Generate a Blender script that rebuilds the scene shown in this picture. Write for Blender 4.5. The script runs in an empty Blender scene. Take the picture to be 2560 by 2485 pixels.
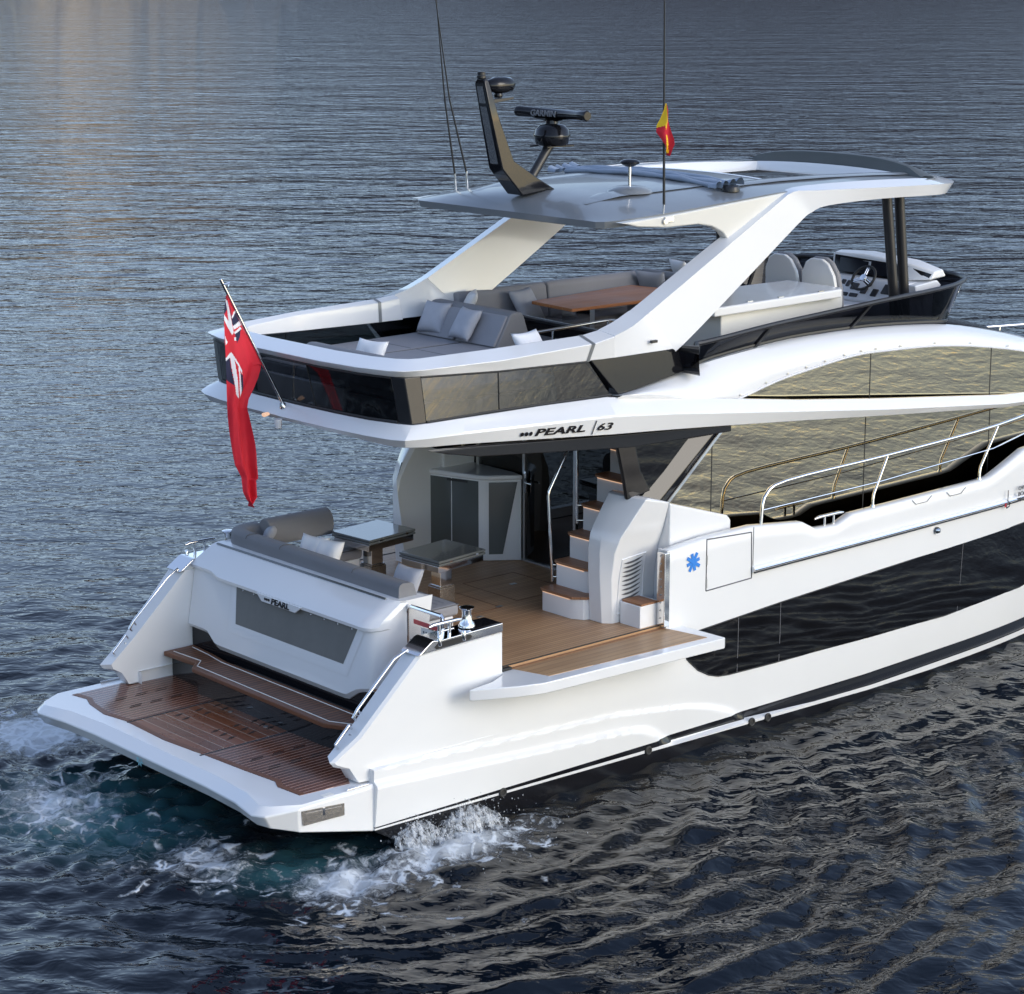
import bpy, bmesh, math, random
import numpy as np
from mathutils import Vector, Matrix, Euler
random.seed(7)
R = math.radians
C = bpy.context.scene.collection
scene = bpy.context.scene

# ------------------------------------------------------------------ camera
cam_d = bpy.data.cameras.new('camera'); cam = bpy.data.objects.new('camera', cam_d); C.objects.link(cam)
cam_d.sensor_width = 36; cam_d.lens = 80.31; cam_d.clip_start = 0.5; cam_d.clip_end = 20000
_rt = Vector((0.751745577, -0.659453249, 0)); _up = Vector((0.15071618, 0.17180933, 0.97353284)); _bk = Vector((-0.64199939, -0.73184901, 0.22854718))
_m = Matrix((_rt, _up, _bk)).transposed().to_4x4(); _m.translation = Vector((-13.434, -21.867, 9.846))
cam.matrix_world = _m
scene.camera = cam

# ------------------------------------------------------------------ sky, sun, exposure
SUN_AZ, SUN_EL = R(-70), R(22)        # azimuth from +X towards +Y: the sun stands off the starboard side, a little ahead
world = bpy.data.worlds.new('World'); scene.world = world; world.use_nodes = True
wn = world.node_tree.nodes; wl = world.node_tree.links
sky = wn.new('ShaderNodeTexSky'); sky.sky_type = 'NISHITA'; sky.sun_disc = False
sky.sun_elevation = SUN_EL; sky.sun_rotation = R(90) - SUN_AZ
sky.air_density = 1.0; sky.dust_density = .6; sky.ozone_density = 1.6
bg = wn['Background']; hs = wn.new('ShaderNodeHueSaturation'); hs.inputs['Saturation'].default_value = .85; hs.inputs['Hue'].default_value = .507; wl.new(sky.outputs[0], hs.inputs['Color']); wl.new(hs.outputs[0], bg.inputs[0]); bg.inputs[1].default_value = 0.15
sun_d = bpy.data.lights.new('sun', 'SUN'); sun = bpy.data.objects.new('sun', sun_d); C.objects.link(sun)
sun_d.energy = 0.5; sun_d.angle = R(28); sun_d.color = (1.0, 0.93, 0.83)
_sd = Vector((math.cos(SUN_EL)*math.cos(SUN_AZ), math.cos(SUN_EL)*math.sin(SUN_AZ), math.sin(SUN_EL)))
sun.rotation_euler = _sd.to_track_quat('Z', 'Y').to_euler()
vs = scene.view_settings; vs.view_transform = 'Standard'; vs.look = 'None'; vs.exposure = 1.02; vs.gamma = 1
scene.cycles.max_bounces = 8; scene.cycles.glossy_bounces = 5; scene.cycles.transparent_max_bounces = 12
scene.cycles.caustics_reflective = False; scene.cycles.caustics_refractive = False

# ------------------------------------------------------------------ materials
MAT = {}
def nodes_of(name):
    m = bpy.data.materials.new(name); m.use_nodes = True; MAT[name] = m
    t = m.node_tree; return m, t.nodes, t.links, t.nodes['Principled BSDF']
def N(nt, typ, **kw):
    n = nt.new(typ)
    for k, v in kw.items(): setattr(n, k, v)
    return n
def rgb(c): return (c[0], c[1], c[2], 1)
def simple(name, col, rough=.4, metal=0, coat=0, ior=1.5, noise=0, nscale=3, bump=0, bscale=60, emit=None, rvar=0):
    m, nt, ln, b = nodes_of(name)
    b.inputs['Base Color'].default_value = rgb(col); b.inputs['Roughness'].default_value = rough
    b.inputs['Metallic'].default_value = metal; b.inputs['IOR'].default_value = ior
    b.inputs['Coat Weight'].default_value = coat; b.inputs['Coat Roughness'].default_value = .05
    tc = N(nt, 'ShaderNodeTexCoord')
    if noise:
        n = N(nt, 'ShaderNodeTexNoise'); n.inputs['Scale'].default_value = nscale; n.inputs['Detail'].default_value = 6
        mx = N(nt, 'ShaderNodeMix', data_type='RGBA'); ln.new(tc.outputs['Object'], n.inputs['Vector'])
        ln.new(n.outputs[0], mx.inputs[0]); lo = [max(0, c*(1-noise)) for c in col]; hi = [min(1, c*(1+noise)) for c in col]
        mx.inputs[6].default_value = rgb(lo); mx.inputs[7].default_value = rgb(hi); ln.new(mx.outputs[2], b.inputs['Base Color'])
    if rvar:
        n = N(nt, 'ShaderNodeTexNoise'); n.inputs['Scale'].default_value = 1.7; n.inputs['Detail'].default_value = 5
        mr = N(nt, 'ShaderNodeMapRange'); ln.new(tc.outputs['Object'], n.inputs['Vector']); ln.new(n.outputs[0], mr.inputs[0])
        mr.inputs[3].default_value = max(.02, rough-rvar); mr.inputs[4].default_value = rough+rvar; ln.new(mr.outputs[0], b.inputs['Roughness'])
    if bump:
        n = N(nt, 'ShaderNodeTexNoise'); n.inputs['Scale'].default_value = bscale; n.inputs['Detail'].default_value = 4
        bp = N(nt, 'ShaderNodeBump'); bp.inputs['Strength'].default_value = bump; bp.inputs['Distance'].default_value = .01
        ln.new(tc.outputs['Object'], n.inputs['Vector']); ln.new(n.outputs[0], bp.inputs['Height']); ln.new(bp.outputs[0], b.inputs['Normal'])
    if emit:
        b.inputs['Emission Color'].default_value = rgb(emit[0]); b.inputs['Emission Strength'].default_value = emit[1]
    return m
simple('gelcoat', (.80, .80, .80), .22, coat=.6, noise=.03, nscale=1.2, rvar=.06)
simple('gelcoat_flat', (.76, .76, .77), .4, noise=.03, nscale=2)
simple('roof_paint', (.20, .21, .215), .32, coat=.4, noise=.06, nscale=.9, rvar=.08)
simple('cream_panel', (.72, .70, .64), .3, coat=.3, noise=.03)
simple('hood_grey', (.085, .095, .095), .55, noise=.12, nscale=4)
simple('black_gloss', (.010, .010, .012), .07, ior=1.42)
simple('black_satin', (.018, .018, .02), .35, noise=.2, nscale=8)
simple('rubber', (.02, .02, .02), .6)
simple('chrome', (.78, .78, .78), .08, metal=1, rvar=.04)
simple('steel_plate', (.42, .40, .38), .25, metal=1, noise=.35, nscale=25, bump=.3, bscale=40)
simple('upholstery', (.19, .19, .20), .65, noise=.07, nscale=3, bump=.35, bscale=220)
simple('upholstery_light', (.27, .27, .29), .7, noise=.07, nscale=3, bump=.35, bscale=220)
simple('seam_dark', (.10, .10, .105), .7)
simple('seat_white', (.66, .66, .68), .35, noise=.05, nscale=4)
simple('pillow_grey', (.40, .41, .45), .85, noise=.08, nscale=6, bump=.5, bscale=160)
simple('pillow_white', (.78, .78, .79), .85, noise=.04, nscale=6, bump=.5, bscale=160)
simple('canvas_shade', (.30, .36, .45), .8, noise=.15, nscale=5, bump=.5, bscale=90)
simple('cabinet_grey', (.10, .11, .108), .18, coat=.4, noise=.06, nscale=3)
simple('vinyl_grey', (.165, .165, .155), .42, noise=.14, nscale=3.5, bump=.4, bscale=7)
simple('table_grey', (.12, .13, .13), .12, coat=.5, noise=.06)
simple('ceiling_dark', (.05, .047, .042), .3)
simple('interior_dark', (.03, .03, .032), .4)
simple('screen', (.008, .010, .016), .12, ior=1.35)
simple('tape_blue', (.03, .22, .68), .6, noise=.15, nscale=30)
simple('sticker_aqua', (.30, .60, .66), .5)
simple('letter_black', (.012, .010, .012), .3)
simple('letter_grey', (.10, .10, .11), .4)
simple('bar_lettering', (.20, .20, .21), .4)
simple('label_red', (.55, .08, .08), .5)
simple('label_white', (.8, .78, .72), .5)
simple('yellow_line', (.6, .42, .05), .5)
simple('flag_red', (.58, .012, .03), .75, noise=.1, nscale=8, bump=.35, bscale=120)
simple('flag_white', (.75, .74, .78), .75, bump=.35, bscale=120)
simple('flag_navy', (.012, .014, .05), .75, bump=.35, bscale=120)
simple('flag_yellow', (.85, .55, .02), .75, bump=.35, bscale=120)
simple('led_warm', (.9, .6, .4), .5, emit=((1.0, .60, .36), .35))
simple('nav_light', (.6, .35, .25), .2, emit=((1.0, .62, .38), .35))
simple('hinge_steel', (.5, .5, .5), .3, metal=1)
simple('orange_wood', (.42, .16, .05), .4, noise=.25, nscale=6)

def glass(name, tint, refl_ior=2.2, base=(.01, .01, .011), opaque=True, rough=.015, wob=.0, metal=0):
    m, nt, ln, b = nodes_of(name)
    b.inputs['Base Color'].default_value = rgb(base); b.inputs['Roughness'].default_value = rough; b.inputs['IOR'].default_value = refl_ior; b.inputs['Metallic'].default_value = metal
    if wob:
        tc = N(nt, 'ShaderNodeTexCoord'); n = N(nt, 'ShaderNodeTexNoise'); n.inputs['Scale'].default_value = .55; n.inputs['Detail'].default_value = 1
        bp = N(nt, 'ShaderNodeBump'); bp.inputs['Strength'].default_value = wob; bp.inputs['Distance'].default_value = .05
        ln.new(tc.outputs['Object'], n.inputs['Vector']); ln.new(n.outputs[0], bp.inputs['Height']); ln.new(bp.outputs[0], b.inputs['Normal'])
    if not opaque:
        tr = N(nt, 'ShaderNodeBsdfTransparent'); tr.inputs[0].default_value = rgb(tint)
        gl = N(nt, 'ShaderNodeBsdfGlossy'); gl.inputs['Roughness'].default_value = rough; gl.inputs[0].default_value = (1, 1, 1, 1)
        fr = N(nt, 'ShaderNodeFresnel'); ge = N(nt, 'ShaderNodeNewGeometry'); mi = N(nt, 'ShaderNodeMapRange'); ln.new(ge.outputs['Backfacing'], mi.inputs[0])
        mi.inputs[3].default_value = refl_ior; mi.inputs[4].default_value = 1/refl_ior; ln.new(mi.outputs[0], fr.inputs[0])
        mx = N(nt, 'ShaderNodeMixShader'); ln.new(fr.outputs[0], mx.inputs[0]); ln.new(tr.outputs[0], mx.inputs[1]); ln.new(gl.outputs[0], mx.inputs[2])
        ln.new(mx.outputs[0], nt['Material Output'].inputs[0])
    return m
glass('glass_saloon', None, 1.5, base=(.41, .345, .24), wob=.05, metal=1)
glass('glass_hull', None, 1.38, base=(.006, .006, .007), wob=.03)
glass('glass_aft', (.20, .21, .22), 1.4, opaque=False)
glass('glass_side', (.20, .23, .23), 1.6, opaque=False)
glass('glass_door', (.045, .045, .05), 1.45, opaque=False)
glass('glass_screen', (.04, .04, .05), 1.3, opaque=False)
glass('acrylic', (.86, .86, .86), 1.4, opaque=False)

def teak(name, axis, spacing, cdark, clight, caulk, rough, line=.10, coat=0, scale=1.0):
    m, nt, ln, b = nodes_of(name)
    tc = N(nt, 'ShaderNodeTexCoord'); mp = N(nt, 'ShaderNodeMapping'); ln.new(tc.outputs['Object'], mp.inputs[0])
    st = [22, 22, 22]; st['xyz'.index(axis)] = 1.1      # grain runs along the plank
    mp.inputs['Scale'].default_value = [s*scale for s in st]
    n = N(nt, 'ShaderNodeTexNoise'); n.inputs['Scale'].default_value = 1.3; n.inputs['Detail'].default_value = 8; n.inputs['Roughness'].default_value = .65
    ln.new(mp.outputs[0], n.inputs['Vector'])
    sep = N(nt, 'ShaderNodeSeparateXYZ'); ln.new(tc.outputs['Object'], sep.inputs[0])
    across = 'Y' if axis == 'x' else 'X'
    dv = N(nt, 'ShaderNodeMath', operation='DIVIDE'); ln.new(sep.outputs[across], dv.inputs[0]); dv.inputs[1].default_value = spacing
    fl = N(nt, 'ShaderNodeMath', operation='FLOOR'); ln.new(dv.outputs[0], fl.inputs[0])
    fr = N(nt, 'ShaderNodeMath', operation='FRACT'); ln.new(dv.outputs[0], fr.inputs[0])
    wn_ = N(nt, 'ShaderNodeTexWhiteNoise', noise_dimensions='1D'); ln.new(fl.outputs[0], wn_.inputs['W'])
    a = N(nt, 'ShaderNodeMath', operation='MULTIPLY_ADD'); ln.new(wn_.outputs['Value'], a.inputs[0]); a.inputs[1].default_value = .35
    n2 = N(nt, 'ShaderNodeTexNoise'); n2.inputs['Scale'].default_value = 1.6; n2.inputs['Detail'].default_value = 3; ln.new(tc.outputs['Object'], n2.inputs['Vector'])
    a0 = N(nt, 'ShaderNodeMath', operation='MULTIPLY_ADD'); ln.new(n2.outputs[0], a0.inputs[0]); a0.inputs[1].default_value = .5; a0.inputs[2].default_value = -.42
    ad = N(nt, 'ShaderNodeMath', operation='ADD'); ln.new(n.outputs[0], ad.inputs[0]); ln.new(a0.outputs[0], ad.inputs[1])
    ln.new(ad.outputs[0], a.inputs[2])
    mx = N(nt, 'ShaderNodeMix', data_type='RGBA'); mx.inputs[6].default_value = rgb(cdark); mx.inputs[7].default_value = rgb(clight); ln.new(a.outputs[0], mx.inputs[0])
    lt = N(nt, 'ShaderNodeMath', operation='LESS_THAN'); ln.new(fr.outputs[0], lt.inputs[0]); lt.inputs[1].default_value = line
    mx2 = N(nt, 'ShaderNodeMix', data_type='RGBA'); ln.new(lt.outputs[0], mx2.inputs[0]); ln.new(mx.outputs[2], mx2.inputs[6]); mx2.inputs[7].default_value = rgb(caulk)
    ln.new(mx2.outputs[2], b.inputs['Base Color'])
    mr = N(nt, 'ShaderNodeMapRange'); ln.new(n2.outputs[0], mr.inputs[0]); mr.inputs[3].default_value = rough*.6; mr.inputs[4].default_value = rough*1.3
    ln.new(mr.outputs[0], b.inputs['Roughness']); b.inputs['Coat Weight'].default_value = coat; b.inputs['Coat Roughness'].default_value = .12
    bp = N(nt, 'ShaderNodeBump'); bp.inputs['Strength'].default_value = .25; bp.inputs['Distance'].default_value = .004
    ln.new(n.outputs[0], bp.inputs['Height']); ln.new(bp.outputs[0], b.inputs['Normal'])
    return m
teak('teak_platform', 'x', .075, (.060, .013, .005), (.21, .058, .020), (.55, .38, .30), .26, .13, coat=.25)
teak('teak_platform_mid', 'y', .16, (.095, .024, .009), (.27, .085, .030), (.45, .34, .26), .30, .06, coat=.15)
teak('teak_step', 'x', .075, (.10, .036, .016), (.25, .105, .05), (.035, .015, .010), .45, .28)
teak('teak_plain', 'y', 5.0, (.09, .032, .014), (.23, .095, .045), (.2, .1, .05), .45, .0)
teak('teak_deck', 'x', .058, (.31, .165, .083), (.58, .36, .195), (.09, .05, .03), .5, .10)
teak('teak_balcony', 'x', .11, (.30, .17, .085), (.55, .35, .19), (.17, .10, .055), .5, .05)
teak('teak_tread', 'y', .06, (.21, .092, .042), (.40, .195, .098), (.10, .05, .03), .5, .08)
teak('teak_table', 'x', .28, (.30, .105, .032), (.56, .22, .075), (.6, .4, .2), .6, .012)

# hull: white topsides over a black boot stripe, a white line and black bottom paint
def hull_material():
    m, nt, ln, b = nodes_of('hull_paint')
    tc = N(nt, 'ShaderNodeTexCoord'); sep = N(nt, 'ShaderNodeSeparateXYZ'); ln.new(tc.outputs['Object'], sep.inputs[0])
    def lin(k, c):
        n = N(nt, 'ShaderNodeMath', operation='MULTIPLY_ADD'); ln.new(sep.outputs['X'], n.inputs[0]); n.inputs[1].default_value = k; n.inputs[2].default_value = c; return n.outputs[0]
    def less(a, bv):
        n = N(nt, 'ShaderNodeMath', operation='LESS_THAN'); ln.new(a, n.inputs[0]); ln.new(bv, n.inputs[1]); return n.outputs[0]
    def maxv(a, v):
        n = N(nt, 'ShaderNodeMath', operation='MAXIMUM'); ln.new(a, n.inputs[0]); n.inputs[1].default_value = v; return n.outputs[0]
    z = sep.outputs['Z']
    btop = lin(-.0025, .328); wtop = maxv(lin(-.0165, .332), .165); wlow = maxv(lin(-.021, .315), .075)
    c1 = less(z, btop); c2 = less(z, wtop); c3 = less(z, wlow)
    nz = N(nt, 'ShaderNodeTexNoise'); nz.inputs['Scale'].default_value = 1.1; nz.inputs['Detail'].default_value = 5; ln.new(tc.outputs['Object'], nz.inputs['Vector'])
    w = N(nt, 'ShaderNodeMix', data_type='RGBA'); ln.new(nz.outputs[0], w.inputs[0]); w.inputs[6].default_value = (.77, .77, .765, 1); w.inputs[7].default_value = (.82, .82, .815, 1)
    cur = w.outputs[2]
    for c, col in ((c1, (.008, .008, .01, 1)), (c2, (.78, .78, .78, 1)), (c3, (.010, .010, .012, 1))):
        x = N(nt, 'ShaderNodeMix', data_type='RGBA'); ln.new(c, x.inputs[0]); ln.new(cur, x.inputs[6]); x.inputs[7].default_value = col; cur = x.outputs[2]
    ln.new(cur, b.inputs['Base Color']); b.inputs['Coat Weight'].default_value = .3; b.inputs['Coat Roughness'].default_value = .04
    b.inputs['Roughness'].default_value = .22; b.inputs['IOR'].default_value = 1.4
hull_material()

# ------------------------------------------------------------------ mesh building
class MB:
    def __init__(s): s.v = []; s.f = []; s.mi = []
    def add(s, vs, fs, mi=0):
        o = len(s.v); s.v += [tuple(v) for v in vs]; s.f += [tuple(o+i for i in f) for f in fs]; s.mi += [mi]*len(fs); return s
    def box(s, x0, x1, y0, y1, z0, z1, mi=0):
        v = [(x, y, z) for x in (x0, x1) for y in (y0, y1) for z in (z0, z1)]
        return s.add(v, [(0, 1, 3, 2), (4, 6, 7, 5), (0, 4, 5, 1), (2, 3, 7, 6), (0, 2, 6, 4), (1, 5, 7, 3)], mi)
    def obox(s, c, ax, ay, az, mi=0):      # oriented box: centre and three half-axis vectors
        c, ax, ay, az = map(Vector, (c, ax, ay, az)); v = [c+i*ax+j*ay+k*az for i in (-1, 1) for j in (-1, 1) for k in (-1, 1)]
        return s.add(v, [(0, 1, 3, 2), (4, 6, 7, 5), (0, 4, 5, 1), (2, 3, 7, 6), (0, 2, 6, 4), (1, 5, 7, 3)], mi)
    def prism(s, poly, axis, a, b, mi=0):
        def P(p, t):
            return {'x': (t, p[0], p[1]), 'y': (p[0], t, p[1]), 'z': (p[0], p[1], t)}[axis]
        n = len(poly); v = [P(p, a) for p in poly]+[P(p, b) for p in poly]
        f = [tuple(range(n)), tuple(range(2*n-1, n-1, -1))]+[(i, (i+1) % n, n+(i+1) % n, n+i) for i in range(n)]
        return s.add(v, f, mi)
    def loft(s, rings, closed=True, caps=True, mi=0):
        n = len(rings[0]); v = [p for r in rings for p in r]; f = []
        for i in range(len(rings)-1):
            for j in range(n if closed else n-1):
                k = (j+1) % n; f.append((i*n+j, i*n+k, (i+1)*n+k, (i+1)*n+j))
        if caps and closed: f += [tuple(range(n)), tuple(range((len(rings)-1)*n, len(rings)*n))]
        return s.add(v, f, mi)
    def tube(s, pts, r, n=10, mi=0, caps=True, flat=None):
        pts = [Vector(p) for p in pts]; rings = []; prev = None
        if not isinstance(r, (list, tuple)): pts = [p for k, p in enumerate(pts) if k == 0 or (p-pts[k-1]).length > 1e-5]
        for i, p in enumerate(pts):
            t = (pts[min(i+1, len(pts)-1)]-pts[max(i-1, 0)]).normalized()
            if prev is None:
                u = t.cross(Vector((0, 0, 1)));
                if u.length < .05: u = t.cross(Vector((0, 1, 0)))
                u.normalize()
            else:
                u = (prev-t*prev.dot(t)).normalized()
            prev = u; w = t.cross(u).normalized(); rr = r[i] if isinstance(r, (list, tuple)) else r
            k = 1.0
            if 0 < i < len(pts)-1:
                a = (p-pts[i-1]).normalized(); c = (pts[i+1]-p).normalized(); k = 1/max(.6, math.cos(a.angle(c)/2))
            rings.append([p+(u*math.cos(q)+w*math.sin(q))*rr*k for q in [2*math.pi*j/n for j in range(n)]])
        return s.loft(rings, True, caps, mi)
    def rev(s, prof, c, n=20, axis=(0, 0, 1), mi=0):
        q = Vector((0, 0, 1)).rotation_difference(Vector(axis)); c = Vector(c)
        rings = [[c+q @ Vector((r*math.cos(a), r*math.sin(a), z)) for a in [2*math.pi*j/n for j in range(n)]] for r, z in prof]
        return s.loft(rings, True, True, mi)
    def grid(s, g, mi=0):
        nu, nv = len(g), len(g[0]); v = [p for r in g for p in r]
        return s.add(v, [(i*nv+j, i*nv+j+1, (i+1)*nv+j+1, (i+1)*nv+j) for i in range(nu-1) for j in range(nv-1)], mi)
    def mirror_y(s):
        n = len(s.v); fs = list(s.f); ms = list(s.mi)
        s.v += [(x, -y, z) for x, y, z in s.v[:n]]; s.f += [tuple(n+i for i in reversed(f)) for f in fs]; s.mi += ms; return s

def wloc(p):
    v = Vector((0, 0, 0))
    while p is not None: v += p.location; p = p.parent
    return v
def depth(o):
    d = 0
    while o is not None: d += 1; o = o.parent
    return d
SPLIT = {'roof_swage', 'sunroof_track', 'label_symbol', 'window_joint', 'roller_post', 'track_slot', 'chock_slot', 'bolt', 'stud', 'hinge', 'catch', 'hatch_ring', 'blind_stud', 'deck_socket', 'glass_joint', 'step_tread', 'brand_dots', 'strut', 'margin_board', 'caulk_line', 'switch_panel', 'fender_flap', 'mast_inset', 'door_frame', 'wheel_spokes', 'glazing_frame', 'backrest_pad'}
def islands(mb):
    par = list(range(len(mb.v)))
    def find(a):
        while par[a] != a: par[a] = par[par[a]]; a = par[a]
        return a
    for f in mb.f:
        for i in f[1:]: par[find(i)] = find(f[0])
    gr = {}
    for f, m in zip(mb.f, mb.mi): gr.setdefault(find(f[0]), []).append((f, m))
    out = []
    for fs in gr.values():
        idx = sorted({i for f, _ in fs for i in f}); mp = {i: k for k, i in enumerate(idx)}; q = MB(); q.v = [mb.v[i] for i in idx]
        q.f = [tuple(mp[i] for i in f) for f, _ in fs]; q.mi = [m for _, m in fs]; out.append(q)
    return out
def build(name, mb, mat, parent=None, bevel=0, seg=2, angle=38, subsurf=0, merge=0, loc=None, weld=False):
    while parent is not None and depth(parent) >= 3: parent = parent.parent
    if name in SPLIT:
        its = islands(mb)
        if len(its) > 1:
            for q in its: o = build(name, q, mat, parent, bevel, seg, angle, subsurf, merge, loc)
            return o
    me = bpy.data.meshes.new(name)
    off = wloc(parent) if parent is not None else Vector((0, 0, 0))
    here = Vector(loc) if loc is not None else off
    me.from_pydata([(x-here.x, y-here.y, z-here.z) for x, y, z in mb.v], [], mb.f)
    mats = mat if isinstance(mat, (list, tuple)) else [mat]
    for k in mats: me.materials.append(MAT[k])
    for p, i in zip(me.polygons, mb.mi): p.material_index = i
    bm = bmesh.new(); bm.from_mesh(me)
    if merge: bmesh.ops.remove_doubles(bm, verts=bm.verts, dist=merge)
    bmesh.ops.recalc_face_normals(bm, faces=bm.faces)
    bm.to_mesh(me); bm.free()
    me.polygons.foreach_set('use_smooth', [True]*len(me.polygons))
    o = bpy.data.objects.new(name, me); C.objects.link(o)
    o.location = here-off
    if parent is not None: o.parent = parent
    if bevel:
        b = o.modifiers.new('edge', 'BEVEL'); b.width = bevel; b.segments = seg; b.limit_method = 'ANGLE'; b.angle_limit = R(30); b.harden_normals = True
        b.use_clamp_overlap = True
    else:
        me.set_sharp_from_angle(angle=R(angle))
    if subsurf:
        ss = o.modifiers.new('round', 'SUBSURF'); ss.levels = subsurf; ss.render_levels = subsurf
    return o
def label(o, text, cat, group=None):
    o['label'] = text; o['category'] = cat
    if group: o['group'] = group
    return o
def thing(name, loc, text, cat, group=None):
    o = bpy.data.objects.new(name, None); o.empty_display_size = .2; C.objects.link(o); o.location = loc
    return label(o, text, cat, group)
def text_mesh(name, body, mat, parent, origin, xdir, ydir, size, sx=1.0, shear=0, extr=.004, space=1.0, bold=.0):
    while depth(parent) >= 3: parent = parent.parent
    cu = bpy.data.curves.new(name, 'FONT'); cu.body = body; cu.size = size; cu.extrude = extr; cu.shear = shear; cu.space_character = space
    cu.offset = bold
    t = bpy.data.objects.new(name, cu); C.objects.link(t)
    bpy.context.view_layer.update()
    me = bpy.data.meshes.new_from_object(t.evaluated_get(bpy.context.evaluated_depsgraph_get()))
    bpy.data.objects.remove(t); X = Vector(xdir).normalized(); Y = Vector(ydir).normalized(); Y = (Y-X*Y.dot(X)).normalized(); Z = X.cross(Y)
    M_ = Matrix((X*sx, Y, Z)).transposed().to_4x4(); M_.translation = Vector(origin)-wloc(parent)
    me.transform(M_); me.materials.clear(); me.materials.append(MAT[mat]); me.name = name
    o = bpy.data.objects.new(name, me); C.objects.link(o); o.parent = parent
    return o
def lerp(a, b, t): return a+(b-a)*t
def interp(x, pts):
    if x <= pts[0][0]: return pts[0][1]
    for (x0, y0), (x1, y1) in zip(pts, pts[1:]):
        if x <= x1: return lerp(y0, y1, (x-x0)/(x1-x0)) if x1 > x0 else y1
    return pts[-1][1]
def cr(pts, n):                     # Catmull-Rom through points, n steps per span
    P_ = [Vector(p) for p in pts]; P_ = [2*P_[0]-P_[1]]+P_+[2*P_[-1]-P_[-2]]; out = []
    for i in range(1, len(P_)-2):
        for k in range(n):
            t = k/n; a, b, c, d = P_[i-1:i+3]
            out.append(.5*((2*b)+(c-a)*t+(2*a-5*b+4*c-d)*t*t+(3*b-a-3*c+d)*t**3))
    return out+[P_[-2]]
def sst(t): t = min(1, max(0, t)); return t*t*(3-2*t)

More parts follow.
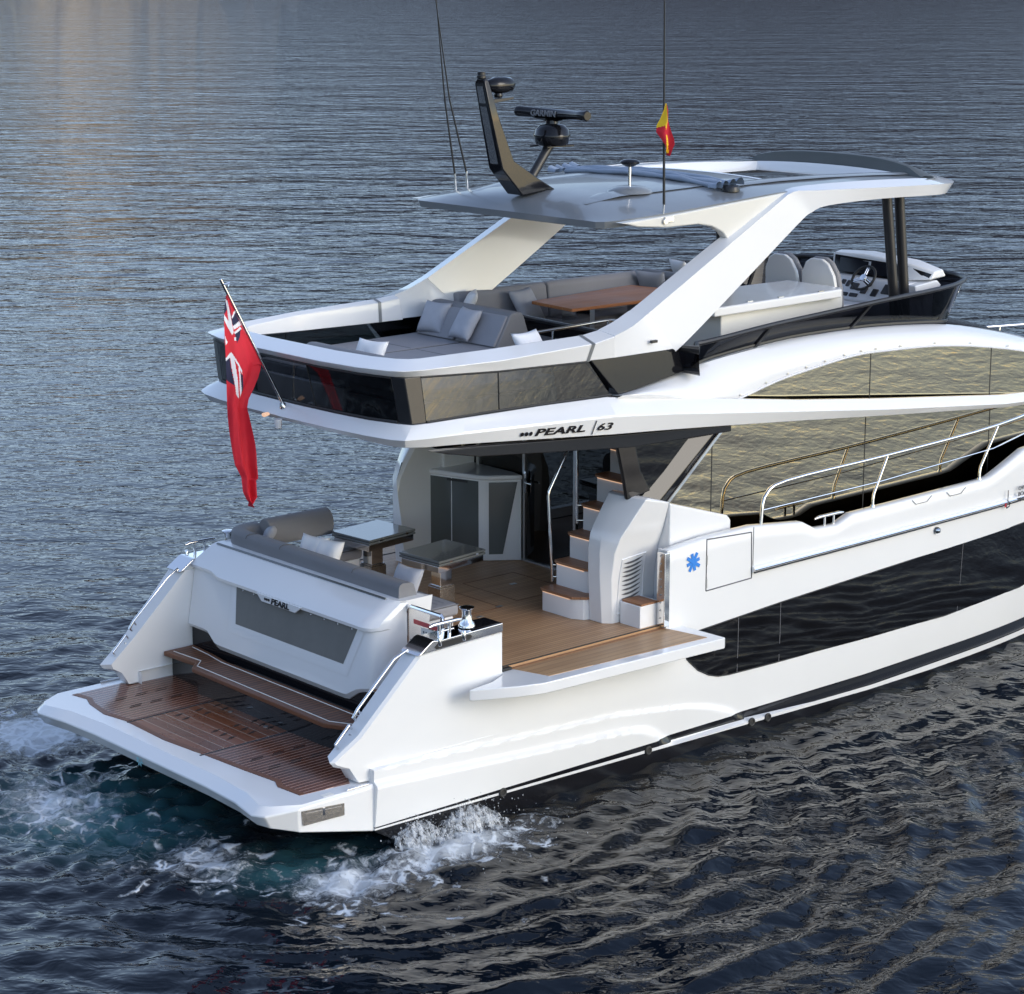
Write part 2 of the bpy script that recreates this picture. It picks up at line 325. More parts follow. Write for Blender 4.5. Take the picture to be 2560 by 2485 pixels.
# ================================================================== WATER
def axis_coords(lo, hi, fine, far, g=1.085):
    a = list(np.arange(lo, hi+1e-6, fine)); st = fine; x = hi
    while x < far: st *= g; x += st; a.append(x)
    st = fine; x = lo; pre = []
    while x > -far: st *= g; x -= st; pre.append(x)
    return np.array(pre[::-1]+a)
def make_water():
    xs = axis_coords(-7, 15, .07, 9000); ys = axis_coords(-11, 7, .07, 9000)
    X, Y = np.meshgrid(xs, ys, indexing='ij'); dx = np.gradient(xs); dy = np.gradient(ys)
    cell = np.maximum(dx[:, None], dy[None, :])
    rng = np.random.default_rng(3); Zh = np.zeros_like(X)
    for k in range(90):
        lam = .24*(3.2/.24)**rng.random(); ang = R(150)+rng.normal(0, .75); ph = rng.random()*6.28
        amp = .0024*lam**.75*(.6+.8*rng.random()); fade = np.clip((lam/cell-2.2)/2.0, 0, 1)
        kx, ky = math.cos(ang)*6.283/lam, math.sin(ang)*6.283/lam
        warp = .35*np.sin(X*.31+k)+.35*np.cos(Y*.27+1.7*k)
        Zh += amp*fade*np.sin(kx*X+ky*Y+ph+warp*1.6)
    # waves thrown off the quarter: curved trains centred on the exhaust outlet and along the hull side
    for cx, cy, lam, a0, sp in ((2.0, -1.0, .42, .012, 4.5), (2.6, -.4, .62, .019, 6.0), (9.0, 1.2, .48, .011, 5.5), (5.0, -.5, .80, .014, 7.0)):
        r = np.hypot(X-cx, (Y-cy)*1.0); th = np.arctan2(Y-cy, X-cx)
        w = np.exp(-((r-6.0)/sp)**2)*np.clip(-np.sin(th)*1.4-.1, 0, 1)*np.clip((lam/cell-2.2)/2, 0, 1)
        q = np.sin(6.283*r/lam+1.1*np.sin(th*5+r*.7)+.8*np.sin(X*.9-Y*.6))
        Zh += a0*w*(q-.25*np.cos(2*6.283*r/lam))
    # churned water behind the platform
    ch = np.exp(-(((X+.1)/1.8)**2+((Y-.6)/3.0)**2))+1.0*np.exp(-(((X-1.9)/1.5)**2+((Y+3.0)/.9)**2))
    for k in range(26):
        lam = .22+.5*rng.random(); ang = rng.random()*6.28; ph = rng.random()*6.28
        Zh += .0085*ch*np.clip((lam/cell-2.0)/1.5, 0, 1)*np.sin(math.cos(ang)*6.283/lam*X+math.sin(ang)*6.283/lam*Y+ph)
    n0, n1 = X.shape; me = bpy.data.meshes.new('water'); me.vertices.add(n0*n1)
    me.vertices.foreach_set('co', np.stack([X, Y, Zh], -1).astype(np.float32).ravel())
    i = np.arange(n0*n1).reshape(n0, n1); q = np.stack([i[:-1, :-1], i[1:, :-1], i[1:, 1:], i[:-1, 1:]], -1).reshape(-1, 4)
    me.loops.add(q.size); me.loops.foreach_set('vertex_index', q.ravel().astype(np.int32)); me.polygons.add(len(q))
    me.polygons.foreach_set('loop_start', np.arange(0, q.size, 4, dtype=np.int32)); me.polygons.foreach_set('loop_total', np.full(len(q), 4, dtype=np.int32))
    me.polygons.foreach_set('use_smooth', np.ones(len(q), dtype=bool)); me.update(calc_edges=True)
    o = bpy.data.objects.new('water', me); C.objects.link(o); o['kind'] = 'structure'
    m, nt, ln, b = nodes_of('sea_water'); me.materials.append(m)
    tc = N(nt, 'ShaderNodeTexCoord')
    def noise(scale, detail, rough=.55, stretch=None, dist=0):
        mp = N(nt, 'ShaderNodeMapping'); ln.new(tc.outputs['Object'], mp.inputs[0])
        if stretch: mp.vector_type = 'TEXTURE'; mp.inputs['Rotation'].default_value = (0, 0, stretch[0]); mp.inputs['Scale'].default_value = (1/stretch[1], 1, 1)   # crests run across the wind
        n = N(nt, 'ShaderNodeTexNoise'); n.inputs['Scale'].default_value = scale; n.inputs['Detail'].default_value = detail; n.inputs['Roughness'].default_value = rough
        n.inputs['Distortion'].default_value = dist; ln.new(mp.outputs[0], n.inputs['Vector']); return n.outputs[0]
    def math_(op, a, c=None, d=None):
        n = N(nt, 'ShaderNodeMath', operation=op)
        for k, v in enumerate((a, c, d)):
            if v is None: continue
            if isinstance(v, (int, float)): n.inputs[k].default_value = v
            else: ln.new(v, n.inputs[k])
        return n.outputs[0]
    # ripples: short steep chop close by, longer wind waves further out
    sp0 = N(nt, 'ShaderNodeSeparateXYZ'); ln.new(tc.outputs['Object'], sp0.inputs[0])
    dd = math_('SQRT', math_('ADD', math_('POWER', math_('SUBTRACT', sp0.outputs['X'], 5.0), 2.0), math_('POWER', sp0.outputs['Y'], 2.0)))
    fr_ = N(nt, 'ShaderNodeMapRange', interpolation_type='SMOOTHSTEP'); ln.new(dd, fr_.inputs[0]); fr_.inputs[1].default_value = 10; fr_.inputs[2].default_value = 70
    far = fr_.outputs[0]
    h1 = noise(.60, 3, .5, (R(-43), .45), .4); h2 = noise(1.9, 3, .5, (R(-36), .5), .6); h3 = noise(5.2, 2, .5, (R(-50), .6), .6); h4 = noise(.12, 3, .55, (R(-40), .5), .3)
    k1 = math_('MULTIPLY_ADD', far, .19, .02); k2 = math_('MULTIPLY_ADD', far, .025, .035); k4 = math_('MULTIPLY', far, .35); k3 = math_('MULTIPLY_ADD', far, -.017, .021)
    hh = math_('ADD', math_('ADD', math_('MULTIPLY', h1, k1), math_('MULTIPLY', h2, k2)), math_('ADD', math_('MULTIPLY', h3, k3), math_('MULTIPLY', h4, k4)))
    bp = N(nt, 'ShaderNodeBump'); bp.inputs['Strength'].default_value = 1; bp.inputs['Distance'].default_value = 1.0; ln.new(hh, bp.inputs['Height'])
    # foam: the wash behind the platform and the exhaust outlet on the quarter
    sep = N(nt, 'ShaderNodeSeparateXYZ'); ln.new(tc.outputs['Object'], sep.inputs[0]); X_, Y_ = sep.outputs['X'], sep.outputs['Y']
    def blob(cx, cy, rx, ry, ang=0):
        ca, sa = math.cos(ang), math.sin(ang); dx_ = math_('SUBTRACT', X_, cx); dy_ = math_('SUBTRACT', Y_, cy)
        u = math_('ADD', math_('MULTIPLY', dx_, ca/rx), math_('MULTIPLY', dy_, sa/rx)); v = math_('ADD', math_('MULTIPLY', dx_, -sa/ry), math_('MULTIPLY', dy_, ca/ry))
        d = math_('SQRT', math_('ADD', math_('MULTIPLY', u, u), math_('MULTIPLY', v, v)))
        return math_('MAXIMUM', math_('SUBTRACT', 1.0, d), 0.0)
    fo = math_('MULTIPLY', blob(2.2, -3.05, 2.6, 1.1), .85); fo = math_('MAXIMUM', fo, math_('MULTIPLY', blob(.7, -3.0, 2.0, 1.6), .85)); fo = math_('MAXIMUM', fo, math_('MULTIPLY', blob(-.5, 1.2, 2.0, 2.8), .80))
    fo = math_('MAXIMUM', fo, math_('MULTIPLY', blob(.7, 3.6, 2.2, 2.1), .95)); fo = math_('MAXIMUM', fo, math_('MULTIPLY', blob(-.2, -1.6, 1.7, 2.2), .78)); fo = math_('MAXIMUM', fo, math_('MULTIPLY', blob(.5, -4.2, 3.2, 1.8), .34))
    def ridged(scale, detail, dist, off):
        mp = N(nt, 'ShaderNodeMapping'); ln.new(tc.outputs['Object'], mp.inputs[0]); mp.inputs['Location'].default_value = (off, off*2, 0)
        n = N(nt, 'ShaderNodeTexNoise', noise_type='RIDGED_MULTIFRACTAL'); n.inputs['Scale'].default_value = scale; n.inputs['Detail'].default_value = detail; n.inputs['Roughness'].default_value = .55
        n.inputs['Distortion'].default_value = dist; ln.new(mp.outputs[0], n.inputs['Vector']); return n.outputs[0]
    f1 = ridged(2.7, 7, .8, 3.0); f2 = noise(.8, 3, .5); f3 = noise(10.0, 8, .78, None, .8)
    # coverage grows with the wash strength: thin lace at the rim, churned white in the middle
    fm = math_('ADD', math_('ADD', math_('MULTIPLY', fo, .95), math_('MULTIPLY', f1, .95)), math_('ADD', math_('MULTIPLY', f2, .40), math_('MULTIPLY', f3, .95)))
    mr = N(nt, 'ShaderNodeMapRange', interpolation_type='SMOOTHSTEP'); ln.new(fm, mr.inputs[0]); mr.inputs[1].default_value = 1.14; mr.inputs[2].default_value = 1.42
    gate = math_('MINIMUM', math_('MULTIPLY', fo, 5.0), 1.0)
    # bubbles open holes in the sheet and leave a net of foam
    cn = N(nt, 'ShaderNodeTexNoise'); cn.inputs['Scale'].default_value = 2.6; cn.inputs['Detail'].default_value = 5; ln.new(tc.outputs['Object'], cn.inputs['Vector'])
    wv = N(nt, 'ShaderNodeMix', data_type='VECTOR'); wv.inputs[0].default_value = .30; ln.new(tc.outputs['Object'], wv.inputs[4]); ln.new(cn.outputs['Color'], wv.inputs[5])
    lace = N(nt, 'ShaderNodeTexVoronoi', feature='DISTANCE_TO_EDGE'); lace.inputs['Scale'].default_value = 6.5; ln.new(wv.outputs[1], lace.inputs['Vector'])
    hl = N(nt, 'ShaderNodeMapRange', interpolation_type='SMOOTHSTEP'); ln.new(lace.outputs['Distance'], hl.inputs[0]); hl.inputs[1].default_value = .035; hl.inputs[2].default_value = .15
    thin = math_('MINIMUM', math_('MAXIMUM', math_('SUBTRACT', 2.6, math_('MULTIPLY', fo, 3.2)), .25), .95)
    foam = math_('MULTIPLY', math_('MULTIPLY', mr.outputs[0], gate), math_('SUBTRACT', 1.0, math_('MULTIPLY', hl.outputs[0], thin)))
    aer = math_('MAXIMUM', blob(-.2, .6, 1.7, 2.1), math_('MULTIPLY', blob(.5, -2.3, 1.3, .9), .7))
    aer = math_('MULTIPLY', aer, math_('ADD', f2, .25))
    aer = math_('MINIMUM', math_('MULTIPLY', aer, 1.5), 1.0)
    c1 = N(nt, 'ShaderNodeMix', data_type='RGBA'); ln.new(aer, c1.inputs[0]); c1.inputs[6].default_value = (.004, .007, .012, 1); c1.inputs[7].default_value = (.035, .115, .135, 1)
    c2 = N(nt, 'ShaderNodeMix', data_type='RGBA'); ln.new(foam, c2.inputs[0]); ln.new(c1.outputs[2], c2.inputs[6]); c2.inputs[7].default_value = (.62, .66, .70, 1)
    ln.new(c2.outputs[2], b.inputs['Base Color'])
    rr = math_('MULTIPLY_ADD', foam, .6, .015); ln.new(rr, b.inputs['Roughness']); b.inputs['IOR'].default_value = 1.333
    bp2 = N(nt, 'ShaderNodeBump'); bp2.inputs['Strength'].default_value = .8; bp2.inputs['Distance'].default_value = .02; ln.new(foam, bp2.inputs['Height']); ln.new(bp.outputs[0], bp2.inputs['Normal'])
    ln.new(bp2.outputs[0], b.inputs['Normal'])
make_water()

# far shore: sunlit ochre hills beyond the top of the picture, mirrored in the water; unseen dark ridge added behind
def make_hills():
    mb = MB(); rng = random.Random(5)
    def ridge(az0, az1, dist, hmax, depth, n=90):
        g = []
        for i in range(n+1):
            t = i/n; az = lerp(az0, az1, t); env = math.sin(math.pi*t)**(.55 if hmax > 200 else 1.4)
            h = hmax*env*(.62+.25*math.sin(t*9+1)+.13*math.sin(t*23+2)+.07*math.sin(t*61))
            row = []
            for j in range(9):
                s = j/8; d = dist+depth*s+60*math.sin(t*17+s*5); zz = h*math.sin(math.pi*.5*min(1, s*1.25))**.8+8*math.sin(t*70+j*2)*(1 if 0 < j < 8 else 0)
                row.append((d*math.cos(az), d*math.sin(az), zz if j else -3))
            g.append(row)
        mb.grid(g)
    ridge(R(53), R(82), 1500, 150, 500); n0 = len(mb.f)
    ridge(R(-12), R(222), 2400, 820, 900, 220)  # unseen ridge, added and raised to block low sky and darken the water
    mb.mi = [0]*n0+[1]*(len(mb.f)-n0)
    o = build('hills', mb, ['rock_ochre', 'sky_block_ridge'], angle=180); o['kind'] = 'structure'
m_, nt_, ln_, b_ = nodes_of('rock_ochre')
tc_ = N(nt_, 'ShaderNodeTexCoord'); n_ = N(nt_, 'ShaderNodeTexNoise'); n_.inputs['Scale'].default_value = .05; n_.inputs['Detail'].default_value = 8
ln_.new(tc_.outputs['Object'], n_.inputs['Vector']); rp_ = N(nt_, 'ShaderNodeValToRGB'); ln_.new(n_.outputs[0], rp_.inputs[0])
rp_.color_ramp.elements[0].position = .35; rp_.color_ramp.elements[0].color = (.22, .15, .075, 1); rp_.color_ramp.elements[1].position = .62; rp_.color_ramp.elements[1].color = (.68, .46, .22, 1)
b_.inputs['Roughness'].default_value = .9; nt_h, ln_h, tc_h, rp_h, b_h = nt_, ln_, tc_, rp_, b_
simple('sky_block_ridge', (.034, .033, .040), .95, noise=.5, nscale=.015)
# painted fade: ochre darkens by azimuth to soften the edge of its reflection
sp_ = N(nt_h, 'ShaderNodeSeparateXYZ'); ln_h.new(tc_h.outputs['Object'], sp_.inputs[0]); at_ = N(nt_h, 'ShaderNodeMath', operation='ARCTAN2'); ln_h.new(sp_.outputs['Y'], at_.inputs[0]); ln_h.new(sp_.outputs['X'], at_.inputs[1])
mr_h = N(nt_h, 'ShaderNodeMapRange', interpolation_type='SMOOTHSTEP'); mr_h.inputs[1].default_value = R(53); mr_h.inputs[2].default_value = R(66); ln_h.new(at_.outputs[0], mr_h.inputs[0])
mx_h = N(nt_h, 'ShaderNodeMix', data_type='RGBA'); ln_h.new(mr_h.outputs[0], mx_h.inputs[0]); mx_h.inputs[6].default_value = (.055, .045, .042, 1); ln_h.new(rp_h.outputs[0], mx_h.inputs[7]); ln_h.new(mx_h.outputs[2], b_h.inputs['Base Color'])
make_hills()

# ================================================================== THE YACHT
yacht = thing('motor_yacht', (0, 0, 0), 'white flybridge motor yacht with black hull windows moving slowly across dark water', 'yacht')
DK = 1.78
A_UP = [(.9, 1.06), (2.45, .97), (3.71, .90), (5.19, .82), (6.45, .655), (6.88, .58), (7.22, .47), (7.52, .31), (7.6, .2)]
A_LO = [(.9, 1.03), (2.45, .94), (3.71, .87), (5.19, .79), (6.2, .655), (6.45, .62), (6.87, .49), (7.3, .32), (7.4, .2)]
B_UP = [(1.2, .885), (2.42, .81), (3.94, .69), (5.02, .62), (5.55, .575), (5.73, .545), (5.93, .45), (6.11, .34), (6.2, .2)]
B_LO = [(1.2, .82), (2.36, .74), (3.88, .635), (4.96, .575), (5.40, .54), (5.6, .49), (5.86, .36), (5.95, .2)]
def beam(x): return 2.58 if x < 12 else 2.58*(1-((min(x, 20.6)-12)/8.75)**2.3)
def hy(x, z, pods=True):
    f = max(0, 1.0-z); y = beam(x)-.12*min(1.6, f)**1.3*min(1, beam(x)/2)
    if x > 10: y -= (x-10)/10*.55*max(0, 2.8-z)/2.8*min(1, beam(x)/1.5)
    if pods:
        a0, a1 = interp(x, A_UP), interp(x, A_LO); y += .045*sst((a0-z)/max(.01, a0-a1))
        b0, b1 = interp(x, B_UP), interp(x, B_LO); y += .075*sst((b0-z)/max(.01, b0-b1))
    return max(.02, y)
SHEER = [(6.08, 2.74), (6.76, 2.79), (7.6, 2.80), (8.55, 2.70), (8.82, 2.565), (9.25, 2.55), (9.55, 2.65), (12.35, 2.69), (12.55, 2.71), (13.35, 2.99), (14.5, 3.06), (17, 3.25), (20.6, 3.6)]
def make_hull():
    mb = MB()
    xs = [1.39]+[1.45+.05*i for i in range(132)]; x = xs[-1]
    while x < 20.5: x += .14; xs.append(x)
    zs = [-.6, -.4, -.2]+[-.1+.022*i for i in range(51)]
    zs[-1] = 1.0
    rk = lambda x, z: x+max(0, .27-z)*1.7*max(0, 1-(x-1.39)/1.3)
    mb.grid([[(rk(x, z), -hy(x, z), z) for z in zs] for x in xs])
    xs2 = [3.33]+[v for v in xs if v > 3.36]
    mb.grid([[(x, -hy(x, z), z) for z in (1.0, 1.15, 1.3, 1.45, 1.6, 1.735)] for x in xs2])
    xs3 = [6.08]+[v for v in xs if 6.1 < v < 7.6]+[7.6+.05*i for i in range(120)]+[13.6+.1*i for i in range(70)]
    xs3 = sorted(set(round(v, 3) for v in xs3))
    g = []
    for x in xs3:
        t = interp(x, SHEER); g.append([(x, -hy(x, z), z) for z in [lerp(1.735, t-.02, k/6) for k in range(7)]]+[(x, -hy(x, t)+.02, t), (x, -max(0, hy(x, t)-.13), t), (x, -max(0, hy(x, t)-.15), t-.02)])
    mb.grid(g)
    y1 = [(rk(1.39, z), -hy(1.39, z), z) for z in zs]; mb.grid([y1, [(x, -2.2, z) for x, y, z in y1]])
    cols = [v for v in xs if v < 3.36]; mb.grid([[(x, -hy(x, 1.0), 1.0), (x, -2.25, 1.005)] for x in cols])
    mb.mirror_y()
    # aft bulkhead, bottom edge and cockpit opening side walls keep the shell closed
    mb.box(1.40, 1.5, -2.5, 2.5, .27, .80); mb.box(2.2, 2.3, -2.4, 2.4, -.5, .27); mb.box(1.40, 3.3, 2.30, 2.46, .842, 1.01); mb.box(1.40, 3.3, -2.46, -2.30, .842, 1.01); mb.box(3.3, 6.1, -2.57, -2.5, 1.60, 1.735)
    mb.box(3.3, 6.1, 2.5, 2.57, 1.60, 1.735)
    mb.box(6.04, 6.08, -2.575, -2.42, 1.735, 2.74); mb.box(6.04, 6.08, 2.42, 2.575, 1.735, 2.74)
    return build('hull', mb, 'hull_paint', yacht, angle=50, merge=.0005)
hull = make_hull()

# the two quarter wings either side of the platform
for s in (-1, 1):
    prof = [(.92, 1.15), (1.28, 1.40), (2.10, 2.21), (3.33, 2.25), (3.33, 1.0), (1.39, 1.0), (1.39, .86), (1.25, .86), (1.13, 1.03), (.97, 1.09)]
    shr = [(.96, 1.145), (1.295, 1.375), (2.115, 2.18), (3.33, 2.22), (3.33, 1.0), (1.39, 1.0), (1.39, .86), (1.26, .86), (1.15, 1.045), (1.0, 1.11)]
    inn = [(1.0, 1.17), (1.34, 1.45), (2.2, 2.25), (3.33, 2.25), (3.33, 1.0), (1.39, 1.0), (1.39, .86), (1.25, .86), (1.15, 1.03), (1.03, 1.10)]
    tap = lambda x: hy(x, 1.5, False)-.12*(1-sst((x-.92)/.8))
    mb = MB(); mb.loft([[(x, s*2.28, z) for x, z in inn], [(x, s*(tap(x)-.035), z) for x, z in prof], [(x, s*tap(x), z) for x, z in shr]])
    w = build('quarter_wing', mb, 'hull_paint', yacht, angle=28)
    for pts in ([(1.36, 1.53), (1.42, 1.62), (1.95, 2.10), (2.10, 2.20)], [(1.10, 1.27), (1.30, 1.46)]):
        mb = MB(); y = s*2.34; q = [(x-.035, y, z+.035) for x, z in pts]
        if len(pts) == 4: q = [(pts[0][0], y, pts[0][1])]+q[:3]+[(pts[3][0]-.01, s*2.37, pts[3][1]+.02)]
        mb.tube(q, .017); 
        for x, z in (pts[0], pts[-1]) if len(pts) == 2 else (pts[1],):
            mb.tube([(x-.035, y, z+.035), (x, y, z-.02)], .014)
        if len(pts) == 2:
            mb.tube([(1.16, y, 1.28), (1.19, s*2.44, 1.27), (1.29, s*2.44, 1.37), (1.26, y, 1.38)], .012)
        build('handrail', mb, 'chrome', w)
    # polished cap with fairlead, cleat, roller posts and capstan
    mb = MB(); y0, y1 = sorted((s*2.27, s*2.595))
    mb.prism([(2.06, 2.19), (2.26, 2.325), (2.30, 2.335), (2.36, 2.32), (2.9, 2.335), (3.335, 2.345), (3.335, 2.235), (2.11, 2.20)], 'y', y0, y1)
    cap = build('fairlead_cap', mb, 'chrome', yacht, bevel=.012)
    mb = MB(); a, b = sorted((s*2.58, s*2.600)); mb.prism([(2.33, 2.225), (2.30, 2.25), (2.36, 2.30), (2.82, 2.31), (2.86, 2.28), (2.82, 2.245)], 'y', a, b); build('fairlead_opening', mb, 'black_satin', cap)
    mb = MB(); mb.box(2.9, 3.3, s*2.43-.14, s*2.43+.14, 2.343, 2.352); build('cap_inlay', mb, 'black_gloss', cap)
    mb = MB(); mb.tube([(2.30, s*2.5, 2.47), (2.36, s*2.5, 2.485), (2.72, s*2.5, 2.485), (2.78, s*2.5, 2.475)], [.014, .022, .022, .014])
    for x in (2.45, 2.60): mb.tube([(x, s*2.5, 2.30), (x, s*2.5, 2.47)], .02)
    mb.tube([(2.43, s*2.5, 2.39), (2.66, s*2.5, 2.39)], .012); build('mooring_cleat', mb, 'chrome', cap)
    mb = MB()
    for x in (2.38, 2.74): mb.rev([(.02, 2.25), (.028, 2.26), (.028, 2.36), (.02, 2.37)], (x, s*2.59, 0), 12)
    build('roller_post', mb, 'chrome', cap)
    mb = MB(); mb.rev([(.10, 2.345), (.10, 2.36), (.085, 2.39), (.062, 2.42), (.056, 2.50), (.062, 2.545), (.085, 2.56), (.09, 2.575), (.06, 2.585), (.02, 2.587)], (2.93, s*2.42, 0), 24); build('capstan', mb, 'chrome', cap)

# ---- bathing platform
def make_platform():
    top = [(1.39, 2.60), (.40, 2.60), (.10, 2.42), (.04, 2.30), (.16, 1.9), (.22, 1.2), (.22, 0)]
    out = [(1.39, 2.62), (.34, 2.63), (.0, 2.45), (-.07, 2.30), (.02, 1.85), (.06, 1.2), (.06, 0)]
    bot = [(1.39, 2.60, .27), (.36, 2.60, .52), (.10, 2.42, .58), (.03, 2.28, .60), (.10, 1.85, .60), (.13, 1.2, .60), (.13, 0, .60)]
    def full(h): return list(h)+[(p[0], -p[1], *p[2:]) for p in reversed(h[:-1])]
    t = [(x, y, .84) for x, y in full(top)]; o = [(x, y, .745 if x < .3 else .80) for x, y in full(out)]; b = full(bot)
    inn = [(max(x, .5)+.0 if x > 1 else .62, y*.93, .84) for x, y, _ in t]
    ubot = [(max(.6, x), y*.9, z-.02) for x, y, z in b]
    mb = MB(); mb.loft([ubot, b, o, t], closed=False, caps=False)
    mb.add(t+[(2.1, -2.3, .84), (2.1, 2.3, .84)], [tuple(range(len(t)+2))])
    mb.add(ubot+[(2.1, -2.3, .2), (2.1, 2.3, .2)], [tuple(range(len(t)+2))])
    p = build('bathing_platform', mb, 'gelcoat', yacht, bevel=.022, seg=3)
    z0, z1 = .838, .8445
    def teak_panel(poly, mat):
        mb = MB(); mb.prism(poly, 'z', z0, z1); return build('teak_panel', mb, mat, p)
    teak_panel([(.47, 1.075), (.40, 1.5), (.47, 1.95), (.55, 2.15), (.50, 2.42), (1.22, 2.42), (1.30, 2.30), (1.95, 2.26), (1.95, 1.075)], 'teak_platform')
    teak_panel([(.49, -.50), (.43, .2), (.46, 1.02), (1.95, 1.02), (1.95, -.50)], 'teak_platform_mid')
    teak_panel([(.50, -.56), (.55, -1.3), (.60, -1.82), (.52, -1.98), (.55, -2.36), (1.20, -2.42), (1.28, -2.28), (1.95, -2.24), (1.95, -.56)], 'teak_platform')
    mb = MB()
    for y in (1.047, -.53): mb.box(.45, 1.95, y-.016, y+.016, z0, z1-.001)
    build('track_slot', mb, 'rubber', p)
    # margin boards and slots for chocks
    mb = MB()
    for q in ([(.47, 1.08), (.40, 1.5), (.47, 1.95), (.55, 2.15), (.50, 2.42)], [(.50, -.565), (.55, -1.3), (.60, -1.82), (.52, -1.98), (.55, -2.36)], [(.49, -.495), (.43, .2), (.46, 1.015)]):
        a = [(x, y, z1+.002) for x, y in q]; c = [(x+.075, y, z1+.002) for x, y in q]; mb.grid([a, c])
    build('margin_board', mb, 'teak_plain', p)
    mb = MB()
    def slot(x, y, l=.10, w=.012, ax='x'):
        mb.box(x-(l if ax == 'x' else w)/2, x+(l if ax == 'x' else w)/2, y-(w if ax == 'x' else l)/2, y+(w if ax == 'x' else l)/2, z1, z1+.0035)
    for x in (.85, 1.15, 1.45):
        for y in (1.5, 1.85): slot(x, y, .16); slot(x+.05, y+.05, .16)
        for y in (-1.1, -1.45): slot(x, y, .16); slot(x+.05, y+.05, .16)
    for x in (1.05, 1.35, 1.62):
        for y in (.85, .68, .05, -.12, -.28): slot(x, y, .09, .014); slot(x+.045, y+.028, .09, .014)
    build('chock_slot', mb, 'rubber', p)
    mb = MB()
    for x, y in ((1.62, .55), (1.62, -.2)): mb.rev([(.03, z1), (.03, z1+.005), (.012, z1+.006), (.0, z1+.006)], (x, y, 0), 16)
    build('deck_socket', mb, 'hinge_steel', p)
    # boarding ladder / locker fitting on the starboard edge
    for s in (-1, 1):
        mb = MB(); mb.prism([(.37, .775), (.96, .725), (.96, .585), (.40, .60)], 'y', s*2.612, s*2.632); f = build('ladder_hatch', mb, 'steel_plate', p)
        mb = MB(); mb.prism([(.42, .745), (.92, .705), (.92, .62), (.44, .635)], 'y', s*2.63, s*2.638); build('hatch_door', mb, 'steel_plate', f, bevel=.004)
        mb = MB(); mb.box(.66, .69, s*2.634-.008, s*2.634+.008, .66, .745); build('hatch_latch', mb, 'chrome', f)
        mb = MB(); mb.tube([(1.02, s*2.60, .853), (1.32, s*2.60, .853)], .014); build('edge_rail', mb, 'chrome', p)
    mb = MB(); mb.box(.72, .86, -2.58, -2.50, .841, .844); build('warning_label', mb, 'label_white', p)
    mb = MB()
    for k in range(8):
        a = k*math.pi/4; c = Vector((.084, .2, .672)); d = Vector((0, math.cos(a), math.sin(a))); e = Vector((0, -math.sin(a), math.cos(a)))
        mb.add([c+d*.015, c+d*.06+e*.005, c+d*.075+e*.03, c+d*.035+e*.028, c+Vector((-.004, 0, 0))+d*.04], [(0, 1, 4), (1, 2, 4), (2, 3, 4), (3, 0, 4)])
    build('propeller_sticker', mb, 'sticker_aqua', p)
    return p
make_platform()

# ---- black riser with the teak step, and the white transom unit above it
mb = MB(); mb.prism([(1.72, 1.42), (1.72, -1.22), (1.80, -1.62), (1.86, -2.25), (2.4, -2.25), (2.4, 2.27), (1.90, 2.27), (1.86, 1.62)], 'z', .842, 1.15)
riser = build('garage_riser', mb, 'black_gloss', yacht)
mb = MB(); mb.prism([(2.215, 2.26), (2.215, -1.5), (2.6, -1.5), (2.6, 2.26)], 'z', 1.15, 1.44); build('upper_riser', mb, 'black_gloss', riser)
mb = MB(); mb.prism([(1.76, 2.25), (1.80, 1.58), (1.64, 1.42), (1.60, -1.40), (1.80, -1.78), (1.86, -2.24), (2.22, -2.24), (2.22, -1.75), (2.12, -1.4), (2.12, 1.35), (2.18, 1.75), (2.22, 2.25)], 'z', 1.14, 1.20)
step = build('teak_step', mb, 'teak_plain', yacht, bevel=.012)
mb = MB()
edge = [(1.76, 2.25), (1.80, 1.58), (1.64, 1.42), (1.60, -1.40), (1.80, -1.78), (1.86, -2.24)]
back = [(2.22, 2.25), (2.18, 1.75), (2.12, 1.35), (2.12, -1.4), (2.22, -1.75), (2.22, -2.24)]
def _st(t): return [(interp(-y, [(-b, a) for a, b in edge])+.085, y) for y in t], [(interp(-y, [(-b, a) for a, b in back])-.075, y) for y in t]
ys_ = [2.15, 1.75, 1.58, 1.42, 1.35, .5, -.5, -1.4, -1.75, -2.15]; f_, b_2 = _st(ys_)
mb.grid([[(x, y, 1.204) for x, y in f_], [(x, y, 1.204) for x, y in b_2]]); build('slat_panel', mb, 'teak_step', step)
mb = MB(); mb.tube([(x, y, 1.204) for x, y in f_], .006, 6); mb.tube([(x, y, 1.204) for x, y in b_2], .006, 6); build('caulk_line', mb, 'label_white', step)

